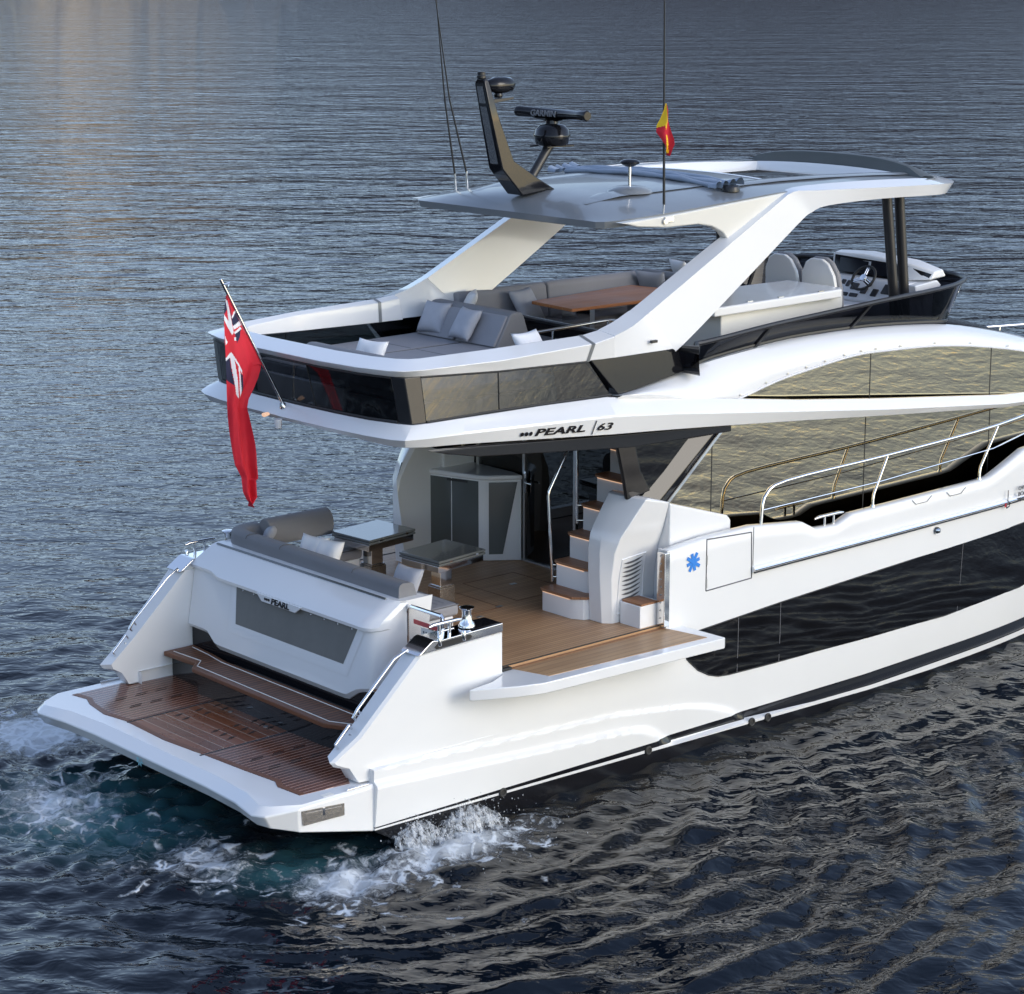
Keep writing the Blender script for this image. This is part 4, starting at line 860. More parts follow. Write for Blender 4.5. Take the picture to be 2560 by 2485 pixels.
vr = [[lerp(lerp(q[0][k], q[1][k], u/6), lerp(q[3][k], q[2][k], u/6), v/6) for k in (0, 1)] for u in range(7) for v in range(7)]
mb.grid([[(vr[u*7+v][0], vy(*vr[u*7+v])-.006, vr[u*7+v][1]) for v in range(7)] for u in range(7)])
pe = [(q[i][0]*(1-t)+q[(i+1) % 4][0]*t, q[i][1]*(1-t)+q[(i+1) % 4][1]*t) for i in range(4) for t in (0, .25, .5, .75)]; mb.tube([(x, vy(x, z)-.004, z) for x, z in pe+pe[:1]], .010, 6); vp = build('vent_panel', mb, 'gelcoat', fs, bevel=.008)
for k in range(11):
    mb = MB(); z = 1.965+.058*k; g = []
    for i in range(9):
        u = i/8; x = lerp(5.72, 6.03, u); zz = z+.055*u-.02*math.sin(math.pi*u); h = .026*min(1, 4*min(u, 1-u)+.1); g.append([(x, vy(x, zz)-.0155, zz-h*.5), (x, vy(x, zz)-.0145, zz+h*.5)])
    mb.grid(g); build('vent_slot', mb, 'letter_grey', vp)
# stairs to the flybridge
TR = [(5.33, 2.08), (5.57, 2.40), (5.80, 2.73), (6.03, 3.07), (6.27, 3.42), (6.50, 3.76), (6.74, 4.09)]
stair = None
for i, (x, z) in enumerate(TR):
    mb = MB(); z0 = DK if i == 0 else TR[i-1][1]-.02
    mb.prism([(x+.02, -1.04), (x+.02, -1.58), (x+.10, -1.72), (x+.3, -1.80), (x+.5, -1.80), (x+.5, -1.02)], 'z', z0, z-.035)
    r = build('stair_riser', mb, 'gelcoat_flat', yacht, bevel=.006)
    mb = MB(); mb.prism([(x-.01, -1.06), (x+.02, -1.00), (x+.38, -1.00), (x+.38, -1.80), (x+.13, -1.76), (x-.01, -1.62)], 'z', z-.035, z); build('stair_tread', mb, 'teak_tread', r, bevel=.008)
    mb = MB(); mb.box(x+.004, x+.016, -1.56, -1.06, z-.046, z-.037); build('led_strip', mb, 'led_warm', r)
mb = MB(); mb.tube([(5.60, -.95, 2.10), (5.60, -.95, 2.2), (5.52, -.96, 3.24), (5.54, -.96, 3.31), (5.90, -.96, 3.86), (6.2, -.96, 4.3)], .019)
mb.tube([(5.60, -.95, 2.16), (5.68, -1.02, 2.16)], .013); mb.tube([(5.59, -.95, 2.32), (5.68, -1.02, 2.32)], .013)
build('stair_handrail', mb, 'chrome', yacht)
mb = MB(); mb.tube([(6.02, -.96, 2.80), (5.99, -.96, 4.2)], .019)
for z in (2.84, 3.04): mb.tube([(6.01, -.96, z), (6.08, -1.03, z)], .013)
build('stair_handrail', mb, 'chrome', yacht)
# galley bar against the port side
mb = MB(); mb.prism([(6.06, 2.2), (6.34, 1.36), (6.42, 1.26), (6.80, .99), (6.84, 1.2), (6.84, 2.2)], 'z', DK, 2.93)
bar = build('wet_bar', mb, 'gelcoat', yacht, bevel=.02)
mb = MB(); mb.prism([(6.03, 2.22), (6.315, 1.34), (6.40, 1.235), (6.79, .96), (6.84, 1.2), (6.84, 2.22)], 'z', 2.925, 2.995); build('bar_counter', mb, 'gelcoat', bar, bevel=.025, seg=3)
def quad_on(p, q, a, b, z0, z1, off=.006):
    p, q = Vector(p), Vector(q); d = q-p; n = Vector((d.y, -d.x, 0)).normalized()
    if n.x > 0: n = -n
    A_, B_ = p+d*a+n*off, p+d*b+n*off; return [(A_.x, A_.y, z0[0]), (B_.x, B_.y, z0[1]), (B_.x, B_.y, z1[1]), (A_.x, A_.y, z1[0])]
fl = ((6.06, 2.2, 0), (6.34, 1.36, 0))
for a, b in ((.02, .49), (.51, .99)):
    mb = MB(); q = quad_on(*fl, a, b, (DK+.09, DK+.09), (2.905, 2.905)); mb.loft([q, quad_on(*fl, a, b, (DK+.09, DK+.09), (2.905, 2.905), -.01)]); build('cabinet_door', mb, 'cabinet_grey', bar)
sl = ((6.425, 1.255, 0), (6.80, .99, 0)); mb = MB(); q = quad_on(*sl, .0, .42, (DK+.10, DK+.10), (2.895, 2.895), .008); q2 = quad_on(*sl, .0, .86, (DK+.10, DK+.10), (2.895, 2.895), .008); mb.add([q[0], q[1], q2[2], q[3]], [(0, 1, 2, 3)]); build('cabinet_side', mb, 'cabinet_grey', bar)
mb = MB(); q = quad_on(*fl, .42, .80, (2.865, 2.865), (2.90, 2.90), .009); mb.add(q, [(0, 1, 2, 3)]); build('door_grip', mb, 'rubber', bar)

# ---- cockpit tables (two pedestal tables with fold-over tops)
def cockpit_table(c, lab):
    t = thing('pedestal_table', (c[0], c[1], DK), lab, 'table', 'pedestal tables in the aft cockpit')
    a = Vector((.43, .055, 0)); b = Vector((-.03, .37, 0)); c3 = Vector((c[0], c[1], 0))
    for z in (2.478, 2.440):
        mb = MB(); mb.obox(c3+Vector((0, 0, z)), a, b, (0, 0, .016)); build('tabletop', mb, 'table_grey', t, bevel=.008)
    mb = MB(); mb.obox(c3+Vector((0, 0, 2.375)), a*.97, b*.92, (0, 0, .042)); build('table_frame', mb, 'chrome', t, bevel=.006)
    mb = MB(); mb.obox(c3+Vector((-.02, 0, 2.17)), (.095, 0, 0), (0, .095, 0), (0, 0, .165)); build('column', mb, 'chrome', t, bevel=.006)
    mb = MB(); mb.obox(c3+Vector((-.02, 0, 2.04)), (.115, 0, 0), (0, .115, 0), (0, 0, .012)); mb.obox(c3+Vector((-.02, 0, 1.905)), (.125, 0, 0), (0, .125, 0), (0, 0, .125)); build('plinth', mb, 'steel_plate', t, bevel=.006)
    mb = MB()
    for k in (-.5, .62): mb.obox(c3+a*k+b*-1.0+Vector((0, 0, 2.459)), (.02, 0, 0), (0, .004, 0), (0, 0, .012))
    build('catch', mb, 'chrome', t)
    return t
cockpit_table((4.58, .02), 'grey fold-over table on a polished column, the one nearer the stairs')
cockpit_table((4.58, 1.45), 'grey fold-over table on a polished column, the one beside the port sofa backrest')

# ---- cockpit sofa along the transom and up the port side
sofa = thing('corner_sofa', (3.3, .8, DK), 'grey L-shaped corner sofa lining the transom and port side of the cockpit', 'sofa')
mb = MB(); mb.box(2.98, 3.58, -1.40, 2.3, 1.775, 2.12); mb.box(3.58, 4.40, 1.52, 2.3, 1.775, 2.12); base = build('sofa_base', mb, 'gelcoat_flat', sofa, bevel=.02)
mb = MB(); mb.box(2.982, 3.55, -1.41, -1.40, 2.0, 2.05); mb.obox((3.30, -1.405, 1.97), (.055, 0, 0), (0, .008, 0), (0, 0, .055)); build('socket_plate', mb, 'letter_grey', base)
mb = MB(); mb.obox((3.30, -1.414, 1.97), (.045, 0, 0), (0, .003, 0), (0, 0, .045)); build('socket_face', mb, 'label_white', base)
for x0, x1, y0, y1 in ((3.0, 3.66, -1.42, .34), (3.0, 3.66, .36, 1.48), (3.0, 4.44, 1.50, 2.12)):
    mb = MB(); mb.box(x0, x1, y0, y1, 2.115, 2.27); build('seat_cushion', mb, 'upholstery_light', sofa, bevel=.05, seg=4)
mb = MB()
for k in range(5): mb.tube([(3.12+.1*k, -1.30, 2.268), (3.12+.1*k, -.85, 2.270)], .008, 6)
build('seat_piping', mb, 'upholstery_light', sofa)
path = cr([(2.86, -1.42, 0), (2.86, -.5, 0), (2.86, 1.0, 0), (2.86, 1.85, 0), (2.90, 2.08, 0), (3.05, 2.20, 0), (3.25, 2.20, 0)], 5)
def sweep(path, prof, closed=True):
    rings = []
    for i, p in enumerate(path):
        t = (path[min(i+1, len(path)-1)]-path[max(i-1, 0)]).normalized(); n = Vector((t.y, -t.x, 0))
        rings.append([(p.x+n.x*u, p.y+n.y*u, w) for u, w in prof])
    return rings
prof = [(-.14, 2.485), (-.135, 2.625), (-.115, 2.66), (-.07, 2.675), (.05, 2.665), (.09, 2.64), (.13, 2.52), (.15, 2.26), (.05, 2.26), (.02, 2.485)]
mb = MB(); mb.loft(sweep(path, prof)); build('back_cushion', mb, 'upholstery', sofa, angle=50)
sw = sweep(path, prof)
for i in (5, 10, 14): mb = MB(); mb.tube([Vector(p)+Vector((0, 0, .003)) for p in sw[i][1:7]], .005, 6); build('back_seam', mb, 'seam_dark', sofa)
for x0, x1, y0, y1 in ((3.0, 3.66, -1.42, .34), (3.0, 3.66, .36, 1.48), (3.0, 4.44, 1.50, 2.12)):
    q = [(x0+.012, y0+.012), (x1-.012, y0+.012), (x1-.012, y1-.012), (x0+.012, y1-.012)]; mb = MB(); mb.tube([(a, b, 2.255) for a, b in q+q[:1]], .006, 6); build('seat_piping', mb, 'seam_dark', sofa)
mb = MB(); mb.loft([[(x, 2.02+.16*math.cos(a)+(.06 if math.sin(a) < 0 else 0)*0, 2.56+.2*math.sin(a)) for a in [R(-50)+R(280)*k/15 for k in range(16)]]+[] for x in (3.22, 3.24, 4.22, 4.24)]); build('side_bolster', mb, 'upholstery', sofa, bevel=.03, seg=3)

# ---- loose cushions
def pillow(loc, size, thick, rot, mat, lab, group, seed=0):
    n = 16; g1, g2 = [], []; rg = random.Random(seed); dents = [(rg.uniform(-.6, .6), rg.uniform(-.6, .6), rg.uniform(.2, .5), rg.uniform(-.10, .06)) for _ in range(5)]
    Mx = Euler([R(a) for a in rot]).to_matrix(); L = Vector(loc); top = []; bot = []
    for i in range(n+1):
        r1, r2 = [], []
        for j in range(n+1):
            u, v = 2*i/n-1, 2*j/n-1
            pu = u*(1-.10*(1-v*v)*1.0)+0; pv = v*(1-.10*(1-u*u))
            h = thick*.5*((1-u**4)*(1-v**4))**.6
            for a, b, r, d in dents: h += thick*d*math.exp(-((u-a)**2+(v-b)**2)/r**2)*(1-u*u)*(1-v*v)
            crn = .03*math.sin(9*u+seed)*math.sin(7*v+seed*2)*(1-u*u)*(1-v*v)*thick
            r1.append(L+Mx @ Vector((pu*size/2, pv*size/2, h+crn))); r2.append(L+Mx @ Vector((pu*size/2, pv*size/2, -h*.9)))
        top.append(r1); bot.append(r2)
    mb = MB(); mb.grid(top); mb.grid([r[::-1] for r in bot])
    o = build('cushion', mb, mat, None, angle=180, merge=.0008, loc=L); label(o, lab, 'cushion', group); return o
CG = 'loose cushions in the cockpit'; FG = 'loose cushions on the flybridge'
pillow((3.30, 2.02, 2.50), .44, .17, (0, -62, -50), 'pillow_grey', 'grey cushion tucked into the port corner of the cockpit sofa', CG, 1)
pillow((3.24, 1.00, 2.50), .46, .18, (0, -66, 12), 'pillow_white', 'white cushion mid-sofa, left one of a leaning pair', CG, 2)
pillow((3.28, .74, 2.50), .46, .18, (0, -64, 8), 'pillow_white', 'white cushion mid-sofa, right one of a leaning pair', CG, 3)
pillow((3.24, -.90, 2.48), .47, .18, (0, -64, 4), 'pillow_grey', 'pale grey cushion alone at the starboard end of the cockpit sofa', CG, 4)

# ================================================================== FLYBRIDGE
mb = MB(); mb.prism([(2.42, 0), (2.5, 1.35), (2.66, 1.85), (3.3, 2.0), (5.2, 2.1), (12.4, 1.92), (12.4, -1.92), (6.75, -2.05), (6.75, -1.02), (5.2, -1.02), (5.2, -2.1), (3.3, -2.0), (2.66, -1.85), (2.5, -1.35)], 'z', 4.48, 4.55); fd = build('flybridge_deck', mb, 'teak_deck', yacht)
# glazed bulwark round the stern of the flybridge
GT = [(2.20, 0, 5.255), (2.20, -.8, 5.255), (2.27, -1.35, 5.255), (2.38, -1.75, 5.255), (2.49, -1.89, 5.25), (2.66, -1.95, 5.25), (3.69, -2.10, 5.215), (5.02, -2.20, 5.19)]
GB = [(2.33, 0, 4.69), (2.35, -.8, 4.69), (2.40, -1.35, 4.69), (2.47, -1.77, 4.70), (2.55, -1.92, 4.70), (2.70, -2.0, 4.705), (3.70, -2.11, 4.73), (5.40, -2.21, 4.72)]
aft_t = mir(GT[:4]); aft_b = mir(GB[:4])
mb = MB(); mb.grid([aft_b, aft_t]); ga = build('aft_glazing', mb, 'glass_aft', yacht)
for s in (-1, 1):
    mb = MB(); mb.grid([[(x, -s*y, z) for x, y, z in GB[5:]], [(x, -s*y, z) for x, y, z in GT[5:]]]); gs_ = build('side_glazing', mb, 'glass_side', yacht)
    mb = MB(); q0, q1 = GB[6], GT[6]; mb.tube([(q0[0], -s*(q0[1]-.004), q0[2]), (q1[0], -s*(q1[1]-.004), q1[2])], .008, 6); build('glass_joint', mb, 'rubber', gs_)
    cp = [[(x, -s*y, z) for x, y, z in (a, b, c, (c[0]+.06, c[1]+.08, c[2]), (a[0]+.08, a[1]+.06, a[2]))] for a, b, c in ((GB[3], (2.52, -1.95, 4.70), GB[5]), (GT[3], (2.44, -1.92, 5.25), GT[5]))]
    mb = MB(); mb.loft(cp); build('corner_post', mb, 'black_satin', yacht, bevel=.015)
    mb = MB(); mb.loft([[(5.05, s*2.215, 5.20), (6.56, s*2.195, 5.17), (6.66, s*2.21, 4.87), (5.52, s*2.235, 4.71)], [(5.05, s*2.05, 5.20), (6.56, s*2.0, 5.17), (6.66, s*2.0, 4.87), (5.52, s*2.05, 4.71)]]); ch = build('cheek_panel', mb, 'black_gloss', yacht, bevel=.012)
mb = MB()
for yy in (-.38, 1.05, ): 
    t0 = interp(abs(yy), [(0, 2.33), (.8, 2.35), (1.35, 2.40)]); t1 = interp(abs(yy), [(0, 2.20), (.8, 2.20), (1.35, 2.27)]); mb.tube([(t0-.004, yy, 4.70), (t1-.004, yy, 5.25)], .007, 6)
build('glass_joint', mb, 'rubber', ga)
mb = MB(); mb.tube([(x-.01, y, z+.015) for x, y, z in aft_b], .02, 6); mb.tube([(x-.008, y, z-.015) for x, y, z in aft_t], .014, 6); build('glazing_frame', mb, 'rubber', ga)
for s in (-1, 1):
    mb = MB(); mb.tube([(x, -s*(y-.002), z+.012) for x, y, z in GB[5:]], .016, 6); mb.tube([(x, -s*(y-.002), z-.012) for x, y, z in GT[5:]], .014, 6); build('glazing_frame', mb, 'rubber', yacht)
# white coaming on top of the glazing
CO = [  # low outer, ridge, top edge, inner edge, inner low
 ((2.19, 0, 5.25), (2.10, 0, 5.335), (2.40, 0, 5.42), (2.50, 0, 5.37), (2.52, 0, 5.24)), ((2.19, -.7, 5.25), (2.10, -.72, 5.335), (2.40, -.7, 5.42), (2.50, -.7, 5.37), (2.52, -.7, 5.24)),
 ((2.26, -1.35, 5.25), (2.17, -1.39, 5.335), (2.47, -1.30, 5.42), (2.57, -1.27, 5.37), (2.59, -1.27, 5.24)), ((2.37, -1.76, 5.25), (2.29, -1.82, 5.335), (2.57, -1.62, 5.42), (2.67, -1.55, 5.37), (2.69, -1.55, 5.24)),
 ((2.48, -1.90, 5.245), (2.42, -1.97, 5.335), (2.66, -1.73, 5.42), (2.77, -1.64, 5.37), (2.79, -1.63, 5.24)), ((2.66, -1.96, 5.245), (2.62, -2.04, 5.335), (2.78, -1.78, 5.42), (2.86, -1.68, 5.38), (2.87, -1.67, 5.24)),
 ((3.69, -2.11, 5.21), (3.69, -2.19, 5.345), (3.69, -1.93, 5.445), (3.69, -1.84, 5.41), (3.69, -1.82, 5.20)), ((5.04, -2.21, 5.185), (5.08, -2.27, 5.40), (5.10, -2.01, 5.47), (5.12, -1.92, 5.43), (5.1, -1.88, 5.17)),
 ((5.45, -2.22, 5.18), (5.42, -2.26, 5.45), (5.40, -1.99, 5.50), (5.42, -1.90, 5.46), (5.45, -1.86, 5.17))]
rings = [[CO[i][k] for k in range(5)] for i in range(len(CO))]
rings = [[(x, -y, z) for x, y, z in r] for r in reversed(rings[1:])]+rings
mb = MB(); mb.loft(rings); coam = build('flybridge_coaming', mb, 'gelcoat', yacht, bevel=.012, angle=20)
for s in (-1, 1):
    mb = MB(); r0, r1 = CO[6], CO[7]; g = []
    for t in (.962, 1.0):
        g.append([(lerp(a[0], b[0], t), s*(abs(lerp(a[1], b[1], t))+d), lerp(a[2], b[2], t)+e) for (a, b, d, e) in zip(r0[:4]+r0[4:], r1[:4]+r1[4:], (.004, .005, .003, -.003, -.005), (-.004, 0, .005, .004, 0))])
    mb.loft(g, closed=False, caps=False); build('coaming_band', mb, 'roof_paint', coam)
    mb = MB()   # inner lining panel of the coaming beside the sunpad
    mb.grid([[(2.88, s*1.665, 5.26), (3.69, s*1.815, 5.21), (5.4, s*1.86, 5.17), (7.0, s*1.80, 5.15)], [(2.88, s*1.67, 4.55), (3.69, s*1.82, 4.55), (5.4, s*1.95, 4.55), (7.0, s*1.95, 4.55)]])
    s > 0 and build('coaming_lining', mb, 'glass_aft', coam)
    mb = MB(); mb.box(6.02, 6.12, s*2.262-.02, s*2.262+.02, 5.30, 5.335); build('courtesy_light', mb, 'black_satin', yacht, bevel=.006)

# raked arms carrying the hardtop; each runs on along the roof edge
ARM = [  # low outer, ridge, inner top, inner low
 ((5.45, -2.21, 5.182), (5.42, -2.25, 5.455), (5.40, -1.98, 5.50), (5.45, -1.87, 5.19)), ((5.95, -2.215, 5.182), (5.72, -2.23, 5.53), (5.66, -1.97, 5.57), (5.95, -1.86, 5.19)),
 ((6.45, -2.21, 5.18), (6.0, -2.20, 5.645), (5.92, -1.96, 5.67), (6.45, -1.85, 5.20)), ((6.63, -2.20, 5.20), (6.15, -2.19, 5.715), (6.06, -1.96, 5.73), (6.62, -1.85, 5.22)),
 ((7.85, -2.15, 5.94), (7.35, -2.15, 6.305), (7.2, -1.93, 6.28), (7.85, -1.80, 5.95)), ((8.85, -2.11, 6.56), (8.35, -2.12, 6.80), (8.2, -1.92, 6.75), (8.85, -1.76, 6.57)),
 ((9.08, -2.10, 6.665), (8.70, -2.11, 6.955), (8.65, -1.93, 6.94), (9.05, -1.75, 6.68)), ((9.40, -2.10, 6.735), (9.10, -2.13, 6.95), (9.10, -1.93, 7.00), (9.40, -1.75, 6.76)),
 ((10.5, -2.06, 6.745), (10.5, -2.11, 6.90), (10.5, -1.92, 6.985), (10.5, -1.72, 6.78)), ((11.6, -1.98, 6.71), (11.65, -2.02, 6.86), (11.6, -1.82, 6.935), (11.6, -1.6, 6.77)),
 ((12.15, -1.84, 6.69), (12.25, -1.87, 6.83), (12.0, -1.66, 6.90), (11.95, -1.45, 6.77)), ((12.55, -1.52, 6.70), (12.66, -1.54, 6.83), (12.35, -1.33, 6.90), (12.25, -1.2, 6.78)), ((12.9, -.8, 6.72), (12.98, -.82, 6.85), (12.65, -.7, 6.92), (12.6, -.65, 6.8)), ((13.0, 0, 6.73), (13.08, 0, 6.86), (12.75, 0, 6.93), (12.7, 0, 6.8))]
def sub(rings, n):
    cols = [cr([r[k] for r in rings], n) for k in range(len(rings[0]))]; return [[c[i] for c in cols] for i in range(len(cols[0]))]
for s in (-1, 1):
    rg_ = [[Vector((x, -s*y, z)) for x, y, z in r] for r in ARM]
    mb = MB(); mb.loft(sub(rg_, 3)); build('hardtop_arm', mb, 'gelcoat', yacht, angle=26)

# hardtop
WX = [(5.60, 1.70), (5.66, 1.80), (5.80, 1.87), (6.2, 1.94), (7.0, 1.99), (8.7, 2.02), (10.5, 1.98), (11.6, 1.90), (12.0, 1.76), (12.35, 1.42), (12.65, .76), (12.74, .25)]
ZE = [(5.6, 6.765), (6.5, 6.82), (8.7, 6.965), (10.5, 6.955), (11.6, 6.91), (12.74, 6.91)]
CRN = [(5.6, .0), (5.8, .12), (6.15, .19), (6.8, .20), (8.8, .10), (12.0, .08), (12.74, .02)]
OX0, OX1, OY = 9.1, 11.75, 1.34
def roof_z(x, y): w = interp(x, WX); return interp(x, ZE)+interp(x, CRN)*(1-min(1, abs(y)/w)**2.2)
def make_roof():
    xs = [5.60, 5.66, 5.8, 6.0, 6.2, 6.5, 7.0, 7.5, 8.0, 8.5, OX0, 9.6, 10.1, 10.6, 11.1, OX1, 12.0, 12.2, 12.35, 12.5, 12.65, 12.74]
    def rowy(x): 
        w = interp(x, WX); o = min(OY, w*.72); return [-w, -(w*.6+o*.4), -o, -o*.66, -o*.33, 0, o*.33, o*.66, o, w*.6+o*.4, w]
    top = [[(x, y, roof_z(x, y)) for y in rowy(x)] for x in xs]; bot = [[(x+(.02 if x < 5.7 else 0), y*.99, interp(x, ZE)-.085) for y in rowy(x)] for x in xs]
    mb = MB(); n = 11; V = [p for r in top for p in r]+[p for r in bot for p in r]; o = len(xs)*n; F = []; MI = []
    hole = lambda i, j: xs[i] >= OX0-1e-6 and xs[i+1] <= OX1+1e-6 and 2 <= j <= 7
    for i in range(len(xs)-1):
        for j in range(n-1):
            if hole(i, j): continue
            a = i*n+j; F.append((a, a+1, a+n+1, a+n)); MI.append(2 if xs[i] >= OX1-.01 else 0); F.append((o+a, o+a+n, o+a+n+1, o+a+1)); MI.append(1)
    for i in range(len(xs)-1):
        for j in (0, n-1): a = i*n+j; F.append((a, a+n, o+a+n, o+a)); MI.append(0)
    for j in range(n-1):
        for i in (0, len(xs)-1): a = i*n+j; F.append((a, a+1, o+a+1, o+a)); MI.append(0)
    i0, i1 = xs.index(OX0), xs.index(OX1)
    for i in range(i0, i1):
        for j in (2, 8): a = i*n+j; F.append((a, a+n, o+a+n, o+a)); MI.append(1)
    for j in range(2, 8):
        for i in (i0, i1): a = i*n+j; F.append((a, a+1, o+a+1, o+a)); MI.append(1)
    mb.v = V; mb.f = F; mb.mi = MI
    r = build('hardtop', mb, ['roof_paint', 'gelcoat', 'hood_grey'], yacht, angle=30)
    # deep white rim of the sunroof opening
    mb = MB()
    for (x0, y0), (x1, y1) in (((OX0, OY), (OX1, OY)), ((OX1, OY), (OX1, -OY)), ((OX1, -OY), (OX0, -OY)), ((OX0, -OY), (OX0, OY))):
        d = Vector((x1-x0, y1-y0, 0)).normalized(); nrm = Vector((d.y, -d.x, 0)); k = 8; g = []
        for i in range(k+1):
            x, y = lerp(x0, x1, i/k), lerp(y0, y1, i/k); zt = roof_z(x, y)+.004; g.append([(x-nrm.x*.05, y-nrm.y*.05, zt), (x, y, zt+.006), (x+nrm.x*.05, y+nrm.y*.05, zt-.06), (x+nrm.x*.06, y+nrm.y*.06, 6.84)])
        mb.grid(g)
    build('sunroof_rim', mb, 'gelcoat', r, angle=35)
    mb = MB(); g = []
    for i in range(13):
        y = lerp(1.62, -1.72, i/12); u = abs(2*i/12-1); h = .155*(1-u**4)**.6+.012; xa = 11.86-.12*u*u; zb = roof_z(min(xa, 12), y)-.005
        g.append([(xa, y, zb), (xa+.03, y, zb+h), (xa+.10, y, zb+h+.012), (xa+.55-.25*u, y, zb+h*.45), (min(12.6, xa+.78-.3*u), y*.96, zb-.03)])
    mb.grid(g); build('roof_visor', mb, 'hood_grey', r, angle=40)
    mb = MB()
    for yy in (-1.44, 1.44): mb.grid([[(x, yy-.07, roof_z(x, yy-.07)+.02), (x, yy, roof_z(x, yy)+.035), (x, yy+.22, roof_z(x, yy+.22)+.012)] for x in (OX0-.9, OX0, 10, 11, OX1)])
    build('sunroof_track', mb, 'roof_paint', r)
    mb = MB()   # moulded swages on the aft deck of the roof
    for y in (.95, -.95): mb.loft([[(6.0, y-.16, roof_z(6.0, y)-.01), (6.0, y+.16, roof_z(6.0, y)-.01), (6.02, y, roof_z(6.0, y)+.0)], [(6.5, y-.24, roof_z(6.5, y)), (6.5, y+.24, roof_z(6.5, y)), (6.5, y, roof_z(6.5, y)+.035)], [(8.2, y-.3, roof_z(8.2, y)-.01), (8.2, y+.3, roof_z(8.2, y)-.01), (8.2, y, roof_z(8.2, y)+.012)]])
    mb.rev([(.30, 0), (.27, .035), (.17, .075), (.10, .085), (0, .085)], (6.90, -.95, roof_z(6.9, -.95)-.02), 28); mb.rev([(.30, 0), (.27, .03), (.17, .06), (0, .06)], (6.7, .9, roof_z(6.7, .9)-.02), 28)
    build('roof_swage', mb, 'roof_paint', r, angle=60)
    for s in (-1, 1):
        mb = MB(); mb.prism([(5.72, 6.765), (6.5, 6.80), (8.72, 6.95), (8.3, 6.70), (7.72, 6.38), (7.62, 6.39), (7.5, 6.52), (7.30, 6.61), (7.05, 6.655), (6.5, 6.655), (6.0, 6.70)], 'y', *sorted((s*1.90, s*2.03))); build('roof_fascia', mb, 'cream_panel', r, bevel=.02, seg=3)
    return r
roof = make_roof()
# radar mast, camera, scanner
def ring4(pa, pb, pc): return [(pa[0], .13, pa[1]), (pb[0], -.13, pb[1]), (pc[0], -.13, pc[1]), (pc[0]+.02, .13, pc[1]+.02)]
mb = MB()
def mring(xa, za, xf, zf, w): return [(xa, w, za), (xa, -w, za), (xf, -w, zf), (xf, w, zf)]
mb.loft([mring(5.80, 6.95, 6.36, 7.00, .15), mring(5.66, 7.10, 6.10, 7.14, .145), mring(5.475, 7.30, 5.67, 7.40, .135), mring(5.33, 7.86, 5.46, 7.9, .115), mring(5.215, 8.36, 5.29, 8.38, .10), mring(5.225, 8.43, 5.27, 8.44, .07)])
mast = build('radar_mast', mb, 'black_gloss', yacht, bevel=.018, seg=3)
mb = MB()
for z0, z1 in ((7.36, 8.08), (8.12, 8.33)):
    f = lambda z: interp(z, [(7.30, 5.475), (7.86, 5.33), (8.36, 5.215)])-.006
    w0, w1 = interp(z0, [(7.3, .075), (8.4, .055)]), interp(z1, [(7.3, .075), (8.4, .055)])
    mb.add([(f(z0), w0, z0), (f(z0), -w0, z0), (f(z1), -w1, z1), (f(z1), w1, z1)], [(0, 1, 2, 3)])
build('mast_inset', mb, 'steel_plate', mast)
mb = MB(); mb.rev([(.06, 8.43), (.06, 8.46), (.052, 8.47), (.052, 8.50), (.04, 8.51), (0, 8.51)], (5.245, 0, 0), 16); build('mast_light', mb, 'black_satin', mast)
mb = MB(); mb.prism([(5.28, 8.16), (5.30, 8.10), (5.72, 8.155), (5.74, 8.185)], 'y', -.06, .06); br_ = build('camera_bracket', mb, 'black_satin', mast, bevel=.006)
mb = MB(); mb.rev([(.05, 8.18), (.06, 8.21), (.05, 8.235)], (5.52, 0, 0), 14); mb.loft([[(5.52+a, .12*b*math.cos(q), 8.335+.105*b*math.sin(q)) for q in [2*math.pi*k/14 for k in range(14)]] for a, b in ((-.20, .25), (-.17, .6), (-.06, .95), (.08, 1.0), (.18, .9), (.23, .55), (.235, .1))]); cm = build('searchlight_camera', mb, 'black_gloss', mast, angle=50)
mb = MB(); mb.tube([(5.95, 0, 7.0), (6.40, 0, 7.56)], .062, 16); sp = build('scanner_post', mb, 'black_satin', yacht)
pod = Vector((6.43, 0, 7.54))
mb = MB(); mb.rev([(.17, 0), (.215, .03), (.235, .11), (.24, .135), (.23, .15), (.215, .21), (.16, .262), (.08, .28), (.075, .32), (0, .32)], pod, 28); mb.box(6.2, 6.66, -.17, -.13, 7.53, 7.545); mb.box(6.2, 6.66, .13, .17, 7.53, 7.545); build('scanner_pedestal', mb, 'black_gloss', sp, angle=45)
mb = MB(); oct_ = lambda y, k: [(6.43+.075*k*math.cos(a), y, 7.945+.068*k*math.sin(a)) for a in [2*math.pi*i/12+.26 for i in range(12)]]
mb.loft([oct_(-.665, .8), oct_(-.65, 1), oct_(-.52, 1), oct_(-.515, .96), oct_(.60, .96), oct_(.605, 1), oct_(.65, 1), oct_(.665, .8)]); mb.loft([[(6.36, .3, 7.885), (6.5, .3, 7.885), (6.46, .12, 7.85), (6.4, .12, 7.85)], [(6.36, -.3, 7.885), (6.5, -.3, 7.885), (6.46, -.12, 7.85), (6.4, -.12, 7.85)]]); sb_ = build('scanner_bar', mb, 'black_gloss', sp, angle=40)
text_mesh('brand_lettering', 'GARMIN', 'bar_lettering', sb_, (6.350, .33, 7.912), (0, -1, 0), (.1, 0, 1), .105, 1.2, bold=.002)
